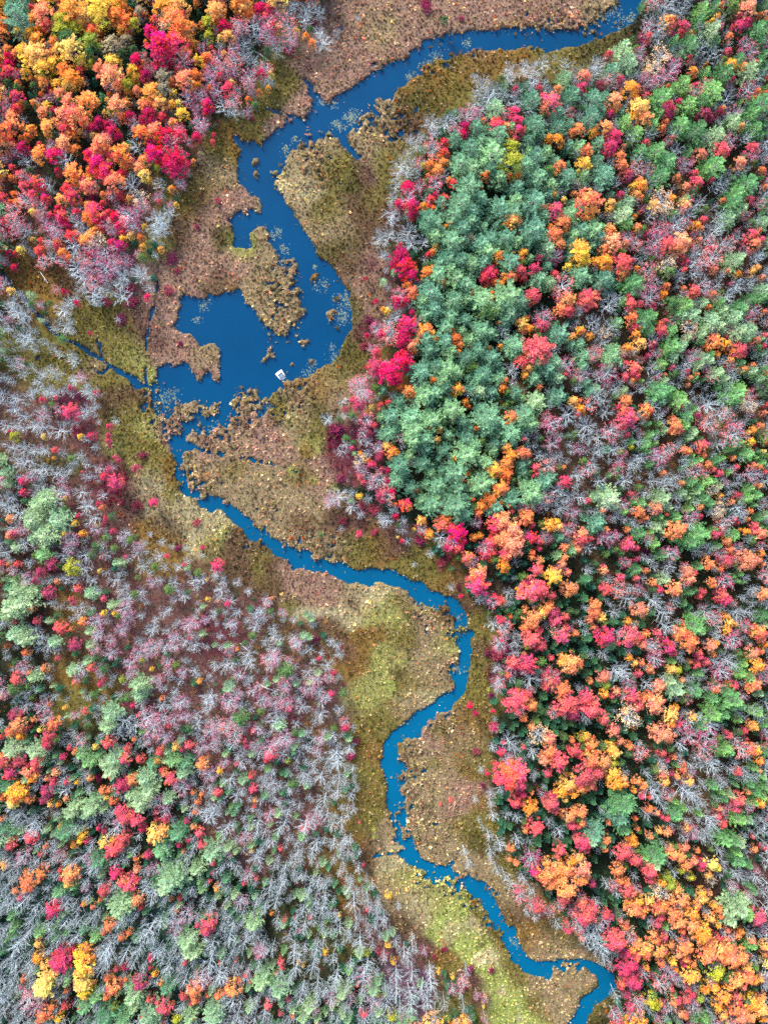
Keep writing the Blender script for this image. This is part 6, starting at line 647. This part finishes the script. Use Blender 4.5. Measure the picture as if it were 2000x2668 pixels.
def stuff(name, label, cat, models, rows):
    """rows: x y z sx sy sz rz r g b model ; one object, instances of small models on its points"""
    A = np.array(rows, float)
    coll = bpy.data.collections.new(name + '_models')
    for k, me in enumerate(models):
        coll.objects.link(bpy.data.objects.new(f'{name}_model_{k:02d}', me))
    me = bpy.data.meshes.new(name); me.vertices.add(len(A)); me.vertices.foreach_set('co', A[:, :3].astype(np.float32).ravel())
    def at(nm, ty, arr, key): a = me.attributes.new(nm, ty, 'POINT'); a.data.foreach_set(key, arr.ravel())
    at('sc', 'FLOAT_VECTOR', A[:, 3:6].astype(np.float32), 'vector')
    rot = np.zeros((len(A), 3), np.float32); rot[:, 2] = A[:, 6]; at('rt', 'FLOAT_VECTOR', rot, 'vector')
    at('col', 'FLOAT_COLOR', np.concatenate([A[:, 7:10], np.ones((len(A), 1))], 1).astype(np.float32), 'color')
    at('mdl', 'INT', A[:, 10].astype(np.int32), 'value')
    o = link(bpy.data.objects.new(name, me)); o['kind'] = 'stuff'; o['label'] = label; o['category'] = cat
    ng = bpy.data.node_groups.new(name + '_scatter', 'GeometryNodeTree')
    ng.interface.new_socket('Geometry', in_out='INPUT', socket_type='NodeSocketGeometry'); ng.interface.new_socket('Geometry', in_out='OUTPUT', socket_type='NodeSocketGeometry')
    gi = ng.nodes.new('NodeGroupInput'); go = ng.nodes.new('NodeGroupOutput'); ip = ng.nodes.new('GeometryNodeInstanceOnPoints'); ci = ng.nodes.new('GeometryNodeCollectionInfo')
    ci.inputs['Collection'].default_value = coll; ci.inputs['Separate Children'].default_value = True; ci.inputs['Reset Children'].default_value = True
    def na(nm, ty): a = ng.nodes.new('GeometryNodeInputNamedAttribute'); a.data_type = ty; a.inputs['Name'].default_value = nm; return a.outputs[0]
    ng.links.new(gi.outputs[0], ip.inputs['Points']); ng.links.new(ci.outputs[0], ip.inputs['Instance']); ip.inputs['Pick Instance'].default_value = True
    ng.links.new(na('mdl', 'INT'), ip.inputs['Instance Index']); ng.links.new(na('rt', 'FLOAT_VECTOR'), ip.inputs['Rotation']); ng.links.new(na('sc', 'FLOAT_VECTOR'), ip.inputs['Scale'])
    ng.links.new(ip.outputs[0], go.inputs[0])
    md = o.modifiers.new('scatter', 'NODES'); md.node_group = ng
    return o
STUFF_LABEL = dict(bare_tree='smaller leafless grey trees filling the wood beyond count', thinning_tree='smaller half bare pinkish trees filling the wood', pine_tree='smaller green pines crowded through the wood', crimson_maple='smaller crimson maples scattered through the wood', red_maple='smaller red maples scattered through the wood', orange_maple='smaller orange maples scattered through the wood')
for name, rows in mass.items():
    ks = MASS[rows[0][0]]
    rows = [list(rw[1:]) + [random.randrange(len(ks))] for rw in rows]
    stuff(name + ('s_of_the_far_wood' if name not in STUFF_LABEL else 's_massed'), STUFF_LABEL.get(name, 'smaller ' + name.replace('_', ' ') + 's scattered through the wood'), CATS[[k for k in KIND if KIND[k][1] == name][0]] + 's', ks, rows)

# ------------------------------------------------------------------ marsh grass tussocks and woodland undergrowth
def jitter_grid(cell, seed):
    r = np.random.default_rng(seed); X, Y = np.meshgrid(np.arange(-70, 2070, cell), np.arange(-70, 2740, cell))
    X = X + r.uniform(0, cell, X.shape); Y = Y + r.uniform(0, cell, Y.shape); return X.ravel(), Y.ravel(), r
X, Y, r = jitter_grid(7.2, 5)
fo = samp(forest, X, Y); lz = samp(L_, X, Y); ok = (lz > .45) | ((lz > .04) & (r.random(len(X)) < .45)) | ((samp(wide, X, Y) > .22) & (r.random(len(X)) < .10)) | ((samp(por, X, Y) > .45) & (r.random(len(X)) < .13))
ok &= (fo < .5)
X, Y = X[ok], Y[ok]; n = len(X)
c0 = samp(gcol, X, Y) * KM
sh = r.random(n); lum = np.exp(r.normal(0, .30, n)) * 1.12
lum *= .62 + .76 * samp(n20, X, Y)
c1 = c0 * lum[:, None]
green_ = (c0[:, 1] > c0[:, 0] * .93)
def mix(mask, rgb, a_): c1[mask] = (c1[mask] * (1 - a_) + lin(rgb) * KM * a_ * (c0[mask].mean(1) / .22)[:, None] ** .5 * lum[mask][:, None])
mix(sh < .24, (216, 198, 166), .48); mix((sh > .24) & (sh < .38), (176, 118, 108), .5); mix((sh > .38) & (sh < .54), (140, 146, 74), .5)
mix((sh > .54) & (sh < .64), (92, 70, 48), .6); mix((sh > .64) & (sh < .67), (206, 130, 60), .5); mix((sh > .67) & (sh < .74), (186, 176, 96), .6)
orr = lin((226, 130, 40)) * KM; k = (sh > .975) & (samp(n60, X, Y) > .52); c1[k] = orr * .8
mk_ = lin((150, 30, 60)) * KM; wineish = (c0[:, 0] > c0[:, 1] * 2.4); k = wineish & (sh < .5); c1[k] = mk_ * lum[k][:, None]
wx_, wy_ = P2W(X, Y, .6); wet = samp(L_, X, Y) < .45
size = np.where(r.random(n) < .2, r.uniform(.42, .58, n), r.uniform(.27, .42, n)) * (1 + .25 * (samp(por, X, Y) > .3))
size[wet] *= .62
TUF = [tuft_model(s_).mesh('tuft', [LEAF_I]) for s_ in range(70, 76)]
rows = np.stack([wx_, wy_, np.where(wet, -.12, .27), size, size, size * r.uniform(1.0, 2.4, n), r.uniform(0, 6.28, n), c1[:, 0], c1[:, 1], c1[:, 2], r.integers(0, 6, n)], 1)
stuff('marsh_grass', 'tan and olive tussocks of marsh grass along the winding river', 'marsh grass', TUF, rows)

# pale weed floating on the water
WEED = [(T(500, 500, "130 104"), 22), (T(500, 500, "128 110"), 20), (T(500, 500, "124 92"), 13), (T(500, 500, "121 134"), 9), (T(500, 500, "124 141"), 22), (T(500, 500, "131 92"), 18), (T(500, 500, "134 97"), 16), (T(500, 500, "104 149"), 14), (T(500, 500, "99 157"), 16), (T(500, 500, "112 80"), 22), (T(500, 500, "106 65"), 8), (T(500, 500, "75 34"), 10), (T(500, 500, "70 38"), 14), (T(500, 500, "80 50"), 14), (T(500, 500, "10 97"), 18), (T(500, 500, "5 110"), 12), (T(500, 500, "78 62"), 12),
 (T(500, 0, "124 107"), 14), (T(500, 0, "128 110"), 12), (T(500, 0, "141 98"), 18), (T(500, 0, "134 101"), 14), (T(500, 0, "138 104"), 14), (T(500, 0, "112 88"), 12), (T(500, 0, "122 90"), 12), (T(500, 0, "88 120"), 10), (T(500, 0, "158 60"), 14), (T(500, 0, "80 130"), 16), (T(1000, 0, "45 50"), 22), (T(1000, 0, "72 38"), 14), (T(1000, 0, "35 58"), 18), (T(1000, 0, "22 66"), 14), (T(1500, 0, "25 12"), 30), (T(1500, 0, "40 20"), 26), (T(1500, 0, "33 8"), 20), (T(1500, 0, "48 16"), 18),
 (T(0, 1000, "142 12"), 24), (T(0, 1000, "138 20"), 24), (T(0, 1000, "150 10"), 18), (T(500, 1000, "20 42"), 22), (T(500, 1000, "66 18"), 12), (T(1000, 1500, "64 36"), 8), (T(1000, 2000, "65 87", V_), 14), (T(1000, 1500, "63 80"), 12), (T(1000, 1500, "46 30"), 12)]
wr = []; r = np.random.default_rng(9)
for (pt,), rad in WEED:
    for k in range(int(rad * 3.2)):
        x, y = pt[0] + r.normal(0, rad * .5), pt[1] + r.normal(0, rad * .5)
        if samp(L_, x, y) > .4: continue
        q = lin(((120, 158, 140), (150, 165, 140), (96, 130, 150), (170, 168, 130))[r.integers(0, 4)]) * r.uniform(.4, .8); a_, b_ = P2W(x, y); z_ = r.uniform(.08, .22)
        wr.append([a_, b_, .012, z_, z_, .15, r.uniform(0, 6.28), *q, r.integers(0, 3)])
def pad_model(seed):
    r = np.random.default_rng(seed); A = Acc(); n = 6; C = r.normal(0, .5, (n, 3)); C[:, 2] = r.uniform(.01, .12, n); D = r.normal(size=(n, 3)); D[:, 2] = 0
    V, F = quads(C, D, np.tile([0, 0, 1.], (n, 1)) , r.uniform(.5, 1, n), r.uniform(.3, .6, n), .8); A.add(V, F, np.full((len(V), 3), .5)); return A
stuff('floating_weed', 'pale weed and leaves floating on the blue water', 'water weed', [pad_model(s_).mesh('pads', [LEAF_I]) for s_ in (90, 91, 92)], wr)

X, Y, r = jitter_grid(9.5, 6)
ok = (samp(forest, X, Y) > .5) & (samp(L_, X, Y) > .6)
X, Y = X[ok], Y[ok]; n = len(X); c0 = samp(gcol, X, Y) * KM * .95
dens = r.random(n) < (.55 + .5 * samp(n20, X, Y)); X, Y, c0 = X[dens], Y[dens], c0[dens]; n = len(X)
sh = r.random(n); c1 = c0 * np.exp(r.normal(0, .3, n))[:, None]
dense = (c0.mean(1) < .045 * 1.0)
def tint(mask, rgb, a): c1[mask] = c1[mask] * (1 - a) + lin(rgb) * KM * a * r.uniform(.6, 1.1, mask.sum())[:, None]
tint(sh < .18, (70, 120, 80), .6); tint((sh > .18) & (sh < .26), (150, 160, 80), .6); tint((sh > .24) & (sh < .31), (170, 50, 80), .65); tint((sh > .31) & (sh < .34), (226, 150, 60), .65)
tint((sh > .34) & (sh < .44) & ~dense, (190, 190, 200), .45); tint((sh > .44) & (sh < .5) & ~dense, (150, 90, 110), .5)
wx_, wy_ = P2W(X, Y, .6); size = r.uniform(.28, .72, n)
BU = [bush_model(s_, 70, .9).mesh('low_bush', [LEAF_I]) for s_ in range(80, 85)]
rows = np.stack([wx_, wy_, np.full(n, .28), size, size, size * r.uniform(.7, 1.5, n), r.uniform(0, 6.28, n), c1[:, 0], c1[:, 1], c1[:, 2], r.integers(0, 5, n)], 1)
stuff('undergrowth', 'low mixed bushes and saplings covering the floor of the wood', 'undergrowth', BU, rows)

# ------------------------------------------------------------------ the half sunken raft
def box(A, x0, x1, y0, y1, z0, z1):
    V = np.array([(x, y, z) for z in (z0, z1) for y in (y0, y1) for x in (x0, x1)], float)
    F = np.array([(0, 2, 3, 1), (4, 5, 7, 6), (0, 1, 5, 4), (2, 6, 7, 3), (0, 4, 6, 2), (1, 3, 7, 5)]); A.add(V, F)
white = flat_material('sun_bleached_planks', (.78, .78, .76), .6, .12, 4); grey = flat_material('algae_stained_planks', (.30, .38, .46), .5, .25, 5); dark = flat_material('wet_frame_timber', (.12, .05, .05), .5)
raft = link(bpy.data.objects.new('floating_raft', None)); rx, ry = P2W(716.5, 974.5)
raft.location = (rx, ry, .0); raft.rotation_euler = (0, 0, math.atan2(974.5 - 962, 733 - 716.5))
raft['label'] = 'white plank raft half sunk in the pool beside the marsh shore'; raft['category'] = 'raft'
def rpart(name, A, m):
    o = bpy.data.objects.new(name, A.mesh(name, [m])); link(o); o.parent = raft; return o
W0 = 20.6 * S; LEN = 23 * S
A = Acc(); 
for k in range(4): box(A, 0, W0, -.02 - .135 * (k + 1), -.035 - .135 * k, .10, .16)
rpart('deck', A, white)
for xx in (.10, W0 - .26):
    A = Acc(); box(A, xx, xx + .15, -LEN * (.92 if xx < .5 else .86), -.58, .07, .19); rpart('rail', A, white)
A = Acc()
for k in range(9): box(A, .26, W0 - .27, -.66 - .145 * (k + 1), -.66 - .145 * k - .075, .008, .05)
rpart('slat_walkway', A, grey)
A = Acc(); box(A, -.01, W0 + .01, -.018, .02, -.05, .14); box(A, .02, .095, -LEN * .8, -.56, -.05, .06); box(A, W0 - .10, W0 - .03, -LEN * .8, -.56, -.05, .06); rpart('frame', A, dark)

# ------------------------------------------------------------------ fallen trunks
LOGM = bark_material('bleached_log', (.62, .62, .64))
def log(label, x0, y0, x1, y1, rad, br=2):
    a = np.array(P2W(x0, y0)); b_ = np.array(P2W(x1, y1)); c = (a + b_) / 2; d = b_ - a; ln = np.linalg.norm(d); ang = math.atan2(d[1], d[0]); A = Acc()
    P = [(-ln / 2, 0, .1), (-ln / 6, .06 * ln * random.uniform(-.6, .6), .22), (ln / 5, .05 * ln * random.uniform(-.6, .6), .3), (ln / 2, 0, .5)]
    V, F = tube(P, [rad, rad * .85, rad * .6, rad * .2], 6); A.add(V, F)
    o = bpy.data.objects.new('fallen_log', None); link(o); o.location = (c[0], c[1], .55); o.rotation_euler = (0, 0, ang); o['label'] = label; o['category'] = 'log'; o['group'] = 'fallen bleached trunks'
    t = bpy.data.objects.new('trunk', A.mesh('trunk', [LOGM])); link(t); t.parent = o
    for k in range(br):
        s0 = random.uniform(0, ln * .35); e = np.array([s0 + ln * .12, random.choice([-1, 1]) * ln * .12, .5]); A = Acc(); V, F = tube([(s0, 0, .3), e], [rad * .4, rad * .12], 4); A.add(V, F)
        t = bpy.data.objects.new('branch', A.mesh('branch', [LOGM])); link(t); t.parent = o
log('bleached curved birch log lying at the edge of the upper left grove', 500 + 55 * U, 46 * U, 500 + 68 * U, 55 * U, .13, 1)
log('long white log lying on red heath left of the lower river', 500 + 58 * U, 1500 + 93 * U, 500 + 72 * U, 1500 + 100 * U, .12)
log('thin pale log crossing the heath above the grey trees', 500 + 42 * U, 1500 + 58 * U, 500 + 50 * U, 1500 + 65 * U, .10)
log('short white log with branches among snags above the lower river', 500 + 41 * V_, 2000 + 14 * V_, 500 + 45 * V_, 2000 + 20 * V_, .12)
log('crooked grey log lying on green floor at bottom left', 500 + 19 * V_, 2000 + 63 * V_, 500 + 15 * V_, 2000 + 69 * V_, .12)
log('thin grey log on the brown ground left of the ditch', 36 * U, 500 + 70 * U, 43 * U, 500 + 80 * U, .09)
print('trees', len(trees), 'extra', len(extra), 'single', len(single), 'labels', len(set(labels.values())))
